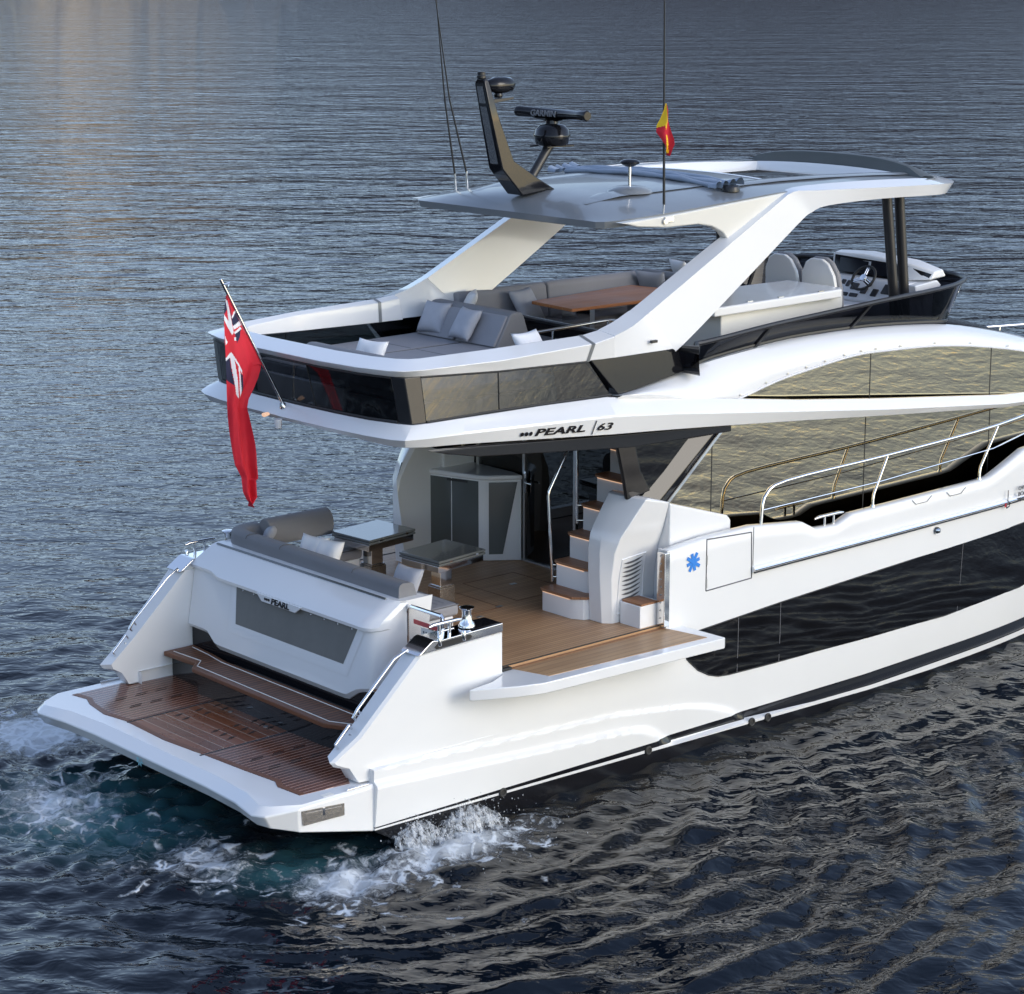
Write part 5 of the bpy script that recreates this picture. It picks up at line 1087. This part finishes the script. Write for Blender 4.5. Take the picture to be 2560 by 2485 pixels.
# antennas
for (x, y, tx, ty, lean) in ((6.37, 2.0-.14, 6.05, 2.0-.14, 0), (6.49, 1.76, 5.98, 1.80, 0)):
    z0 = roof_z(x, y)-.01; mb = MB(); mb.tube([(x, y, z0), (x-.01, y, z0+.24)], [.02, .016]); an = build('whip_antenna', mb, 'chrome', yacht)
    mb = MB(); mb.tube([(x-.01, y, z0+.22), (lerp(x, tx, .55), lerp(y, ty, .55), z0+1.2), (tx, ty, z0+2.6)], [.014, .011, .006], 8); build('antenna_rod', mb, 'rubber', an)
mb = MB(); x, y = 6.52, -1.93; mb.tube([(x, y, 6.76), (x, y-.02, 6.95)], .016); mb.obox((x, y-.11, 6.76), (.07, 0, 0), (0, .02, 0), (0, 0, .03)); mb.rev([(.035, 0), (.035, .02), (.0, .02)], (x-.07, y-.115, 6.74), 12, axis=(0, -1, 0)); an = build('whip_antenna', mb, 'chrome', yacht)
mb = MB(); mb.tube([(x, y-.02, 6.93), (x-.02, y-.02, 7.9), (x-.05, y-.02, 9.9)], [.017, .014, .007], 8); build('antenna_rod', mb, 'rubber', an)
mb = MB(); zr = roof_z(6.9, -.95)+.06; mb.tube([(6.9, -.95, zr), (6.9, -.95, zr+.27)], .02, 12); gp_ = build('satellite_receiver', mb, 'chrome', roof)
mb = MB(); mb.rev([(.03, 0), (.06, .01), (.125, .045), (.13, .065), (.11, .085), (.06, .10), (0, .104)], (6.9, -.95, zr+.24), 22); build('receiver_cap', mb, 'black_gloss', gp_)
mb = MB(); mb.rev([(.12, 0), (.12, .06), (.105, .075), (0, .08)], (8.05, -1.62, roof_z(8.05, -1.62)-.005), 24); build('antenna_puck', mb, 'black_satin', roof, angle=50)
# furled sunroof shade lying across the roof
shade = thing('furled_shade', (8.2, 0, 7.1), 'pale blue-grey furled fabric sunshade lying across the yacht hardtop', 'sunshade')
rg = random.Random(11)
for k in range(4):
    x0 = 7.98+.075*k; pts = []
    for i in range(15):
        y = lerp(1.42, -1.42, i/14); pts.append((x0+.02*math.sin(i*.9+k), y, roof_z(x0, y)+.035+.018*(k % 2)+.006*math.sin(i*1.3+k*2)))
    mb = MB(); mb.tube(pts, [.034+.006*math.sin(i*1.9+k) for i in range(15)], 10); build('shade_roll', mb, 'canvas_shade', shade)
for yy, sg_ in ((-1.40, -1), (1.40, 1)):
    for k in range(4):
        x0 = 7.86+.13*k; z0 = roof_z(x0, yy); g = []
        for i in range(9):
            u = i/8; a = u*3.1+k; g.append([(x0+.05*math.cos(a*1.5)+(.10*k-.15)*v*.3, yy+sg_*(.16*v-.04)+.02*math.sin(a*2+v), z0+.02+.10*(1-abs(2*u-1))*(.7+.4*v)+.02*math.sin(a*3)+ (u-.5)*0) if False else (x0+.075*math.cos(math.pi*u), yy+sg_*(.05+.15*v)+.02*math.sin(5*u+k), z0+.03+(.05+.04*v)*math.sin(math.pi*u)+.012*math.sin(9*u+k)) for v in (0, .35, .7, 1.0)])
        mb = MB(); mb.grid(g); build('shade_fold', mb, 'canvas_shade', shade, angle=180)
# black columns under the hardtop
for s in (-1, 1):
    for x0, x1 in ((11.15, 11.52), (11.42, 11.72)):
        mb = MB(); mb.tube([(x0, s*1.62, 6.78), (x1, s*1.62, 4.56)], .072, 16); build('roof_column', mb, 'black_satin', yacht)

# windscreen and rail of the flybridge
RL = [(6.62, -2.12, 5.165), (6.95, -2.13, 5.175), (7.4, -2.13, 5.20), (8.37, -2.09, 5.26), (9.2, -2.07, 5.295), (10.57, -2.05, 5.355), (12.0, -1.97, 5.39), (12.6, -1.84, 5.41), (12.95, -1.62, 5.42), (13.08, -1.2, 5.44), (13.12, 0, 5.47)]
BT = [(6.68, -2.11, 4.85), (6.95, -2.08, 4.88), (7.4, -2.00, 4.925), (8.37, -1.95, 4.985), (9.2, -1.93, 5.01), (10.57, -1.91, 4.985), (12.0, -1.85, 4.88), (12.4, -1.74, 4.84), (12.6, -1.55, 4.83), (12.66, -1.2, 4.86), (12.70, 0, 4.95)]
rl_, bt_ = cr(mir(RL), 3), cr(mir(BT), 3)
mb = MB(); mb.grid([bt_, rl_]); ws = build('tinted_windscreen', mb, 'glass_screen', yacht, angle=60)
mb = MB(); mb.tube(rl_, .034, 8); build('screen_rail', mb, 'black_satin', ws)
mb = MB(); mb.tube([v+Vector((0, 0, .03)) for v in bt_], .03, 8); build('screen_base', mb, 'black_satin', ws)
def at(pts, x, s): 
    h = [p for p in pts]; y = interp(x, [(p[0], p[1]) for p in h]); z = interp(x, [(p[0], p[2]) for p in h]); return Vector((x, -s*y*1.0, z))
for s in (-1, 1):
    for xb, xt in ((8.2, 8.38), (10.1, 10.42), (12.1, 12.42)):
        mb = MB(); a, b = at(BT, xb, s), at(RL, xt, s); o = Vector((0, s*.012, 0)); mb.obox((a+b)/2+o, (b-a)/2, (.028, 0, 0), (0, .012, 0)); build('screen_post', mb, 'black_satin', ws)
mb = MB(); mb.grid([[(12.3, -1.7, 4.56), (7.0, -1.9, 4.56)], [(12.3, -1.72, 4.85), (7.0, -1.92, 4.85)]]); mb.grid([[(12.3, 1.7, 4.56), (6.9, 1.9, 4.56)], [(12.3, 1.72, 4.85), (6.9, 1.92, 4.85)]]); mb.grid([[(12.3, -1.8, 4.56), (12.45, 0, 4.56), (12.3, 1.8, 4.56)], [(12.35, -1.8, 4.85), (12.62, 0, 4.92), (12.35, 1.8, 4.85)]]); build('screen_lining', mb, 'interior_dark', yacht)

# wet bar, helm seats, helm console
mb = MB(); mb.prism([(7.95, -1.60), (10.55, -1.42), (10.55, -.55), (7.95, -.55)], 'z', 4.55, 5.37); fb = build('flybridge_bar', mb, 'cream_panel', yacht, bevel=.02)
mb = MB(); mb.prism([(7.72, -1.70), (10.32, -1.60), (10.42, -1.50), (10.45, -.50), (7.72, -.42)], 'z', 5.38, 5.50); bl_ = build('bar_lid', mb, 'gelcoat', fb, bevel=.025, seg=3)
mb = MB()
for x in (8.5, 9.1, 9.9): mb.box(x-.05, x+.05, -1.60, -1.57, 5.498, 5.512)
build('hinge', mb, 'hinge_steel', bl_)
mb = MB(); mb.box(7.8, 10.5, -1.75, -1.45, 4.54, 4.70); build('bar_step', mb, 'gelcoat', fb, bevel=.03)
def helm_seat(y, lab):
    t = thing('helm_chair', (11.0, y, 4.55), lab, 'chair', 'white helm chairs behind the console')
    mb = MB(); mb.box(10.85, 11.35, y-.28, y+.28, 5.0, 5.16); build('seat_base', mb, 'seat_white', t, bevel=.05, seg=3)
    mb = MB(); mb.box(10.95, 11.2, y-.2, y+.2, 4.55, 5.0); build('pedestal', mb, 'gelcoat_flat', t, bevel=.02)
    sh = [(-.31, 5.12), (-.315, 5.40), (-.29, 5.60), (-.20, 5.76), (-.10, 5.82), (.10, 5.82), (.20, 5.76), (.29, 5.60), (.315, 5.40), (.31, 5.12)]
    lean = lambda z: (z-5.12)*-.16
    mb = MB(); mb.loft([[(10.72+lean(z), y+a, z) for a, z in sh], [(10.79+lean(z), y+a*.99, z) for a, z in sh]]); build('backrest_shell', mb, 'gelcoat', t, bevel=.02)
    mb = MB(); mb.loft([[(10.795+lean(z), y+a*1.04, z+.02) for a, z in sh], [(10.90+lean(z), y+a*1.0, z+.01) for a, z in sh]]); build('backrest_cushion', mb, 'upholstery_light', t, bevel=.04, seg=3)
    return t
helm_seat(-.86, 'white shield-backed helm chair, the one directly behind the steering wheel'); helm_seat(-.17, 'white shield-backed helm chair, the inboard one beside the open port side')
hc = thing('helm_console', (11.95, -.9, 4.55), 'white helm console with dark displays at the front of the flybridge', 'helm console')
mb = MB(); mb.prism([(11.72, 4.55), (11.60, 5.14), (11.86, 5.42), (12.45, 5.42), (12.4, 4.55)], 'y', -1.50, .10); build('console_body', mb, 'gelcoat_flat', hc, bevel=.03)
mb = MB(); mb.loft([[(12.0, .05, 5.44), (12.02, .05, 5.71), (12.20, .05, 5.74), (12.5, .05, 5.5)], [(12.0, -.5, 5.42), (12.06, -.5, 5.72), (12.3, -.5, 5.76), (12.55, -.5, 5.5)], [(12.02, -1.30, 5.42), (12.10, -1.30, 5.66), (12.35, -1.30, 5.70), (12.55, -1.3, 5.5)], [(12.2, -1.62, 5.45), (12.30, -1.62, 5.56), (12.48, -1.62, 5.58), (12.56, -1.62, 5.47)]]); cw = build('instrument_cowl', mb, 'gelcoat', hc, bevel=.03, seg=3)
mb = MB(); mb.loft([[(11.985, .0, 5.43), (12.02, .0, 5.685)], [(11.99, -1.32, 5.425), (12.09, -1.30, 5.63)]], closed=False, caps=False); mb.add([(12.10, -1.36, 5.47), (12.12, -1.36, 5.60), (12.24, -1.60, 5.53), (12.2, -1.58, 5.47)], [(0, 1, 2, 3)]); build('display_panel', mb, 'black_gloss', hc)
for y0, y1 in ((-.10, -.62), (-.68, -1.22)):
    mb = MB(); mb.add([(11.978, y0, 5.46), (11.978, y1, 5.455), (12.035, y1, 5.63), (12.020, y0, 5.655)], [(0, 1, 2, 3)]); build('display_screen', mb, 'screen', hc)
mb = MB(); mb.prism([(11.9, 5.24), (11.85, 5.40), (12.35, 5.44), (12.45, 5.36), (12.3, 5.25)], 'y', -1.62, -1.36); build('side_pod', mb, 'gelcoat', hc, bevel=.02)
mb = MB(); wc = Vector((11.62, -.88, 5.46)); ax = Vector((-.80, 0, .60)).normalized(); e1 = Vector((0, 1, 0)); e2 = ax.cross(e1)
mb.tube([wc+e1*.19*math.cos(a)+e2*.19*math.sin(a) for a in [2*math.pi*k/28 for k in range(29)]], .020, 10, caps=False); whl = build('steering_wheel', mb, 'rubber', hc)
mb = MB(); mb.rev([(.055, -.01), (.06, .01), (.05, .025), (0, .028)], wc, 18, axis=ax)
for a in (R(25), R(155), R(270)):
    d = e1*math.cos(a)+e2*math.sin(a)
    for o in (-.016, .016): pe = d.cross(ax)*o; mb.tube([wc+d*.05+pe, wc+d*.185+pe], .008, 6)
build('wheel_spokes', mb, 'chrome', whl)
mb = MB(); mb.tube([wc, wc-ax*.18], .04, 12); build('wheel_column', mb, 'rubber', whl)
mb = MB()
for y, z, w_, h_ in ((-.38, 5.34, .035, .035), (-.48, 5.325, .03, .05), (-.62, 5.30, .06, .055), (-.82, 5.26, .05, .05), (-.50, 5.19, .07, .028), (-.68, 5.19, .07, .028), (-1.02, 5.25, .05, .06), (-1.20, 5.31, .07, .08), (-1.38, 5.28, .05, .08)):
    mb.obox((11.60+(z-5.14)/.28*.26, y, z), (-.014, 0, .013), (0, w_, 0), (.68*h_, 0, .73*h_))
build('switch_panel', mb, 'black_satin', hc, bevel=.006)
mb = MB(); mb.tube([(11.75, -1.36, 5.34), (11.72, -1.36, 5.46)], .018); mb.obox((11.72, -1.36, 5.48), (.05, 0, .02), (0, .05, 0), (0, 0, .025)); build('throttle', mb, 'black_satin', hc, bevel=.008)

# sofas, sunpad and table of the flybridge
fsf = thing('flybridge_sofa', (8.5, 1.6, 4.55), 'long grey sofa wrapping the teak table on the port side of the flybridge', 'sofa')
mb = MB(); mb.box(6.3, 9.95, 1.3, 1.9, 4.545, 4.82); mb.box(9.6, 10.3, .2, 1.9, 4.545, 4.82); mb.box(6.28, 6.9, .2, 1.4, 4.545, 4.82); build('sofa_base', mb, 'upholstery', fsf, bevel=.02)
for a in ((6.3, 8.0, 1.28, 1.82), (8.02, 9.8, 1.28, 1.82), (9.55, 10.1, .2, 1.27), (6.32, 6.92, .15, 1.26)):
    mb = MB(); mb.box(*a, 4.81, 4.97); build('seat_cushion', mb, 'upholstery', fsf, bevel=.045, seg=3)
for x0, x1 in ((6.35, 7.98), (8.0, 9.85)):
    mb = MB(); mb.prism([(1.74, 4.96), (1.80, 5.40), (1.85, 5.45), (1.95, 5.45), (1.97, 5.40), (1.97, 4.9)], 'x', x0, x1); build('back_cushion', mb, 'upholstery_light', fsf, bevel=.03, seg=3)
mb = MB(); mb.prism([(9.98, 4.96), (9.92, 5.40), (9.97, 5.46), (10.08, 5.46), (10.14, 5.3), (10.14, 4.9)], 'y', .2, 1.95); build('back_cushion', mb, 'upholstery', fsf, bevel=.03, seg=3)
spd = thing('sunpad', (4.3, .9, 4.55), 'wide grey sunpad with raised backrest at the aft end of the flybridge', 'sunpad')
mb = MB(); mb.prism([(2.80, -.30), (2.80, 1.50), (3.6, 1.72), (6.0, 1.82), (6.0, -.30)], 'z', 4.545, 4.86); build('sunpad_base', mb, 'gelcoat_flat', spd, bevel=.02)
PADS = ([(2.84, -.32), (2.84, .74), (5.72, .74), (5.72, -.32)], [(2.84, .76), (2.84, 1.50), (3.6, 1.70), (5.72, 1.80), (5.72, .76)])
for pd in PADS:
    mb = MB(); mb.prism(pd, 'z', 4.85, 5.00); build('sunpad_cushion', mb, 'upholstery_light', spd, bevel=.045, seg=4)
    cx_, cy_ = sum(p[0] for p in pd)/len(pd), sum(p[1] for p in pd)/len(pd); q = [(lerp(cx_, p[0], .988), lerp(cy_, p[1], .975)) for p in pd]; mb = MB(); mb.tube([(a, b, 4.985) for a, b in q+q[:1]], .006, 6); build('cushion_piping', mb, 'seam_dark', spd)
for x in (3.75, 4.72): mb = MB(); mb.tube([(x, -.27, 5.0), (x, .70, 5.0)], .004, 6); mb.tube([(x, .80, 5.0), (x, 1.68, 5.0)], .004, 6); build('cushion_seam', mb, 'seam_dark', spd)
mb = MB(); mb.prism([(5.52, 4.98), (5.76, 5.39), (5.82, 5.43), (5.96, 5.43), (6.01, 5.39), (6.20, 4.86), (5.55, 4.86)], 'y', .06, 1.70); bk = build('sunpad_backrest', mb, 'upholstery', spd, bevel=.035, seg=3)
mb = MB()
for y0, y1 in ((.09, .86), (.90, 1.66)): mb.loft([[(5.50, y0, 5.01), (5.50, y1, 5.01), (5.73, y1, 5.39), (5.73, y0, 5.39)], [(5.56, y0, 5.01), (5.56, y1, 5.01), (5.78, y1, 5.39), (5.78, y0, 5.39)]])
build('backrest_pad', mb, 'upholstery_light', spd, bevel=.02)
aft = thing('aft_bench', (2.9, -.9, 4.55), 'grey cushioned bench inside the starboard stern corner of the flybridge', 'bench')
mb = MB(); mb.prism([(2.80, -.36), (2.80, -1.48), (3.6, -1.72), (4.9, -1.80), (4.9, -.36)], 'z', 4.545, 4.84); build('bench_base', mb, 'upholstery', aft, bevel=.02)
mb = MB(); mb.prism([(2.84, -.36), (2.84, -1.46), (3.6, -1.70), (4.9, -1.78), (4.9, -.36)], 'z', 4.83, 4.98); build('seat_cushion', mb, 'upholstery_light', aft, bevel=.045, seg=3)
mb = MB(); mb.prism([(2.66, 4.98), (2.62, 5.33), (2.70, 5.375), (2.82, 5.36), (2.90, 4.98)], 'y', -1.40, .25); build('back_cushion', mb, 'upholstery', aft, bevel=.03, seg=3)
tt = thing('teak_table', (8.4, .95, 4.55), 'long teak dining table on two polished legs amid the flybridge sofa', 'table')
mb = MB(); mb.prism([(7.22, .46), (7.30, 1.36), (9.45, 1.62), (9.55, 1.08), (8.60, .42)], 'z', 5.255, 5.30); build('tabletop', mb, 'teak_table', tt, bevel=.008)
for x in (7.75, 9.0): mb = MB(); mb.box(x-.05, x+.05, .62, 1.18, 4.545, 5.255); build('leg', mb, 'chrome', tt, bevel=.008)
mb = MB(); mb.tube(cr([(4.98, -1.50, 5.33), (4.92, -1.15, 5.35), (5.05, -1.0, 5.355), (6.05, -.92, 5.36), (6.60, -.87, 5.36), (6.72, -.95, 5.355), (6.70, -1.15, 5.34), (6.70, -1.5, 5.2)], 3), .02)
mb.tube([(4.95, -1.06, 5.35), (4.95, -1.06, 4.56)], .018); mb.tube([(5.6, -.95, 5.35), (5.6, -.95, 4.56)], .018); mb.tube([(6.62, -.88, 5.35), (6.62, -.88, 4.56)], .018); mb.tube([(4.95, -1.06, 5.12), (6.62, -.90, 5.12)], .01)
build('stairwell_rail', mb, 'chrome', yacht)
pillow((5.62, 1.42, 5.24), .46, .17, (0, -60, 8), 'pillow_grey', 'blue-grey cushion leaning on the sunpad backrest, left of the two', FG, 5)
pillow((5.55, .70, 5.24), .46, .17, (0, -58, -6), 'pillow_grey', 'blue-grey cushion leaning on the sunpad backrest, right of the two', FG, 6)
pillow((6.42, 1.66, 5.30), .44, .16, (0, -60, -40), 'pillow_white', 'white cushion peeking over the sunpad backrest from the sofa behind', FG, 7)
pillow((7.42, 1.60, 5.20), .52, .17, (58, 0, 12), 'pillow_grey', 'grey cushion on the flybridge sofa behind the near end of the teak table', FG, 8)
pillow((9.82, 1.55, 5.26), .50, .17, (0, 66, 15), 'pillow_grey', 'grey cushion upright at the far corner of the flybridge sofa', FG, 9)
pillow((10.35, 1.50, 5.42), .40, .15, (0, 66, -12), 'pillow_white', 'white cushion half hidden behind the starboard arm, beyond the sofa', FG, 10)
pillow((3.06, -.46, 5.22), .48, .16, (0, -62, 10), 'pillow_white', 'white cushion showing its tip above the stern coaming, aft of the sunpad', FG, 11)
pillow((4.75, -1.50, 5.27), .50, .16, (58, 0, 10), 'pillow_white', 'white cushion showing its corner above the starboard coaming beside the rail', FG, 12)

# ---- ensign and its staff, stern light
mb = MB(); S0, S1 = Vector((2.26, .18, 4.66)), Vector((1.41, .18, 6.25)); mb.tube([S0, S1], .019, 12); mb.rev([(.05, 0), (.05, .012), (.028, .05), (.0, .05)], S0+Vector((.0, 0, -.02)), 14, axis=(S1-S0)); mb.tube([S1+Vector((.03, -.02, -.06)), S1+Vector((.10, -.03, -.05)), S1+Vector((.09, -.03, -.09))], .01, 6); build('ensign_staff', mb, 'chrome', yacht)
mb = MB(); mb.loft([[(2.12, .30+.035*math.cos(a), 4.555+.02*math.sin(a)) for a in [2*math.pi*k/12 for k in range(12)]], [(2.05, .30+.045*math.cos(a), 4.545+.025*math.sin(a)) for a in [2*math.pi*k/12 for k in range(12)]]]); build('stern_light', mb, 'nav_light', yacht, bevel=.006)
mb = MB(); mb.rev([(.0, -.13), (.04, -.11), (.05, -.02), (.05, 0)], (2.12, .10, 4.52), 14); build('dome_camera', mb, 'gelcoat', yacht)
def inpoly(x, y, P):
    c = False; n = len(P)
    for i in range(n):
        (x0, y0), (x1, y1) = P[i], P[i-1]
        if (y0 > y) != (y1 > y) and x < (x1-x0)*(y-y0)/(y1-y0)+x0: c = not c
    return c
def ensign():
    # cloth outline in hanging-cloth units (u across, v down), 1 unit = 1/400 m or so; the hoist is bent on to the staff
    LF = [(235, 255), (330, 236), (420, 232), (560, 232), (700, 236), (850, 240), (1000, 248), (1200, 262), (1330, 272), (1460, 286), (1550, 326), (1660, 328), (1720, 352), (1785, 400)]
    RT = [(235, 262), (300, 296), (400, 345), (520, 405), (640, 478), (740, 537), (800, 528), (860, 508), (930, 470), (1000, 420), (1060, 398), (1200, 412), (1330, 428), (1480, 440), (1580, 456), (1590, 440), (1720, 456), (1785, 402)]
    NAVY = [[(255, 245), (262, 330), (238, 372), (232, 340)], [(272, 280), (285, 330), (305, 470), (292, 440)], [(290, 400), (325, 360), (358, 430), (300, 462)], [(312, 515), (372, 488), (352, 548), (325, 582)], [(234, 690), (268, 680), (292, 885), (238, 835)], [(340, 800), (360, 812), (373, 962), (355, 966)]]
    WHITE = [[(250, 262), (262, 275), (302, 505), (288, 520), (232, 405), (230, 362), (268, 420), (258, 330)], [(290, 392), (330, 342), (326, 372), (294, 405)], [(298, 458), (358, 432), (372, 462), (304, 484)], [(305, 502), (366, 472), (376, 488), (312, 516)], [(236, 520), (255, 570), (238, 588)], [(305, 542), (320, 542), (320, 562), (305, 562)], [(234, 682), (280, 640), (356, 782), (356, 812), (300, 700), (270, 682), (236, 700)], [(272, 676), (298, 690), (328, 982), (299, 944)], [(322, 752), (336, 770), (357, 972), (338, 974)]]
    NAVY0 = [(255, 245), (300, 290), (365, 440), (373, 480), (350, 550), (325, 582), (300, 500), (240, 380), (232, 340)]
    M0 = lambda px, pz: (lerp(1.41, 2.33, (px-218)/(740-218)), lerp(6.25, 4.60, (pz-120)/(1115-120)))
    nv, nu = 260, 80; g = []; cl = []
    for i in range(nv+1):
        v = lerp(236, 1783, i/nv); l, r = interp(v, LF), interp(v, RT); row = []
        for j in range(nu+1):
            u = j/nu; px = lerp(l, r, u); x, z = M0(px, v)
            amp = .055*min(1, max(.15, (v-500)/600)); y = .18+amp*math.sin(u*7.5+v*.0022)+.03*math.sin(u*3+v*.006)*min(1, max(.1, (v-500)/500))+.010*math.sin(u*19+v*.008)*min(1, max(.2, (v-500)/400))-.02*(1-u)
            if v < 760: y = lerp(y, .18, max(0, u-.75)*4)
            row.append((x-.02*(1-u)*0, y, z))
        g.append(row)
    mb = MB(); mb.grid(g)
    k = 0
    for i in range(nv):
        for j in range(nu):
            v = lerp(236, 1783, (i+.5)/nv); l, r = interp(v, LF), interp(v, RT); px = lerp(l, r, (j+.5)/nu); c = 0
            if any(inpoly(px, v, P) for P in WHITE): c = 1
            elif any(inpoly(px, v, P) for P in NAVY): c = 2
            mb.mi[k] = c; k += 1
    o = build('ensign_flag', mb, ['flag_red', 'flag_white', 'flag_navy'], None, angle=180, loc=(1.7, .18, 5.2))
    label(o, 'large red ensign with a union canton hanging limp from the stern staff', 'flag')
ensign()
def courtesy():
    nv, nu = 60, 14; g = []
    OL = [(0, 0), (.12, -.03), (.30, -.10), (.42, -.20), (.55, -.235), (.70, -.10), (.80, -.02), (.92, .0), (1, .09)]
    OR = [(0, .03), (.12, .08), (.30, .12), (.50, .20), (.68, .265), (.78, .26), (.86, .19), (.97, .13), (1, .10)]
    mb = MB()
    for i in range(nv+1):
        v = i/nv; l, r = interp(v, OL), interp(v, OR); row = []
        for j in range(nu+1):
            u = j/nu; d = lerp(l, r, u); row.append((6.47+d*.45*.66+.01, -1.97-d*.45*.75*.9+.03*math.sin(u*6+v*5)*min(1, v*3)-.02, lerp(8.16, 7.53, v)))
        g.append(row)
    mb.grid(g); k = 0
    for i in range(nv):
        for j in range(nu):
            v, u = (i+.5)/nv, (j+.5)/nu; l, r = interp(v, OL), interp(v, OR); d = lerp(l, r, u)
            c = 0
            if d < .03-.0*v and v < .50 and not (d < -.05 and v > .46-.25*(d+.2)): c = 1
            if d < .0 and .46 < v < .72: c = 0
            if .60 < v < .95 and .0 < d < .12+.25*(.95-v)*.6 and d < .20 and not d > (v-.42)*.5: c = 1
            mb.mi[k] = c; k += 1
    o = build('courtesy_flag', mb, ['flag_red', 'flag_yellow'], None, angle=180, loc=(6.47, -1.97, 7.85))
    label(o, 'small red and yellow courtesy flag hanging on the starboard whip antenna', 'flag')
courtesy()

# ---- exhaust water spilling from the quarter
def splash():
    rg = random.Random(21); mb = MB()
    def blob(c, r, st):
        v = []; 
        n1, n2 = 6, 4
        for i in range(1, n2):
            for j in range(n1):
                a, b = math.pi*i/n2, 2*math.pi*j/n1; k = r*rg.uniform(.6, 1.3); v.append((c[0]+k*math.sin(a)*math.cos(b), c[1]+k*math.sin(a)*math.sin(b), c[2]+k*st*math.cos(a)))
        o = len(v); v += [(c[0], c[1], c[2]+r*st), (c[0], c[1], c[2]-r*st)]; f = []
        for i in range(n2-2):
            for j in range(n1): f.append((i*n1+j, i*n1+(j+1) % n1, (i+1)*n1+(j+1) % n1, (i+1)*n1+j))
        for j in range(n1): f.append((o, (j+1) % n1, j)); f.append((o+1, (n2-2)*n1+j, (n2-2)*n1+(j+1) % n1))
        mb.add(v, f)
    for cx, w, n in ((1.95, .18, 300), (2.72, .22, 340)):
        for lay in range(4):
            g = []; wd = w*(1.0+.2*lay); ph = rg.random()*6
            for i in range(31):
                u = 2*i/30-1; col = []; top = .27-.10*u*u-.02*lay; fall = .9+.5*math.sin(u*5+ph)*.4
                for k in range(15):
                    t = k/14; o_ = (.02+.05*lay+.32*t**.75)*fall*(1-.25*u*u); z = top*(1-t**1.9)-.03*t+.018*math.sin(u*23+t*9+ph)+.02*math.sin(u*11-t*6)
                    col.append((cx+u*wd*(1+.45*t)+.03*math.sin(t*8+ph+u*4), -2.50-o_-.02*math.sin(u*17+t*4+lay), z))
                g.append(col)
            mb.grid(g)
        for _ in range(n):
            t = rg.random()**.6; x = cx+rg.gauss(0, w*(.8+.7*t)); out = t*.40+abs(rg.gauss(0, .08)); z = .33*(1-t**1.6)+abs(rg.gauss(0, .03))
            blob((x, -2.50-out, max(-.02, z)), rg.uniform(.003, .009), rg.uniform(1.0, 1.6))
        for _ in range(260):
            blob((cx+rg.gauss(0, .6), -2.9-abs(rg.gauss(0, .4)), abs(rg.gauss(0, .03))), rg.uniform(.003, .008), 1.1)
    o = build('exhaust_splash', mb, 'splash_water', None, angle=180); o['kind'] = 'stuff'
m_, nt_, ln_, b_ = nodes_of('splash_water')
b_.inputs['Base Color'].default_value = (.80, .83, .86, 1); b_.inputs['Roughness'].default_value = .35
tc_ = N(nt_, 'ShaderNodeTexCoord'); mp_ = N(nt_, 'ShaderNodeMapping'); mp_.inputs['Scale'].default_value = (26, 14, 7); ln_.new(tc_.outputs['Object'], mp_.inputs[0])
n_ = N(nt_, 'ShaderNodeTexNoise'); n_.inputs['Scale'].default_value = 1; n_.inputs['Detail'].default_value = 6; n_.inputs['Roughness'].default_value = .7; n_.inputs['Distortion'].default_value = .6; ln_.new(mp_.outputs[0], n_.inputs['Vector'])
mr_ = N(nt_, 'ShaderNodeMapRange', interpolation_type='SMOOTHSTEP'); mr_.inputs[1].default_value = .42; mr_.inputs[2].default_value = .70; mr_.inputs[4].default_value = .72; ln_.new(n_.outputs[0], mr_.inputs[0]); ln_.new(mr_.outputs[0], b_.inputs['Alpha'])
splash()
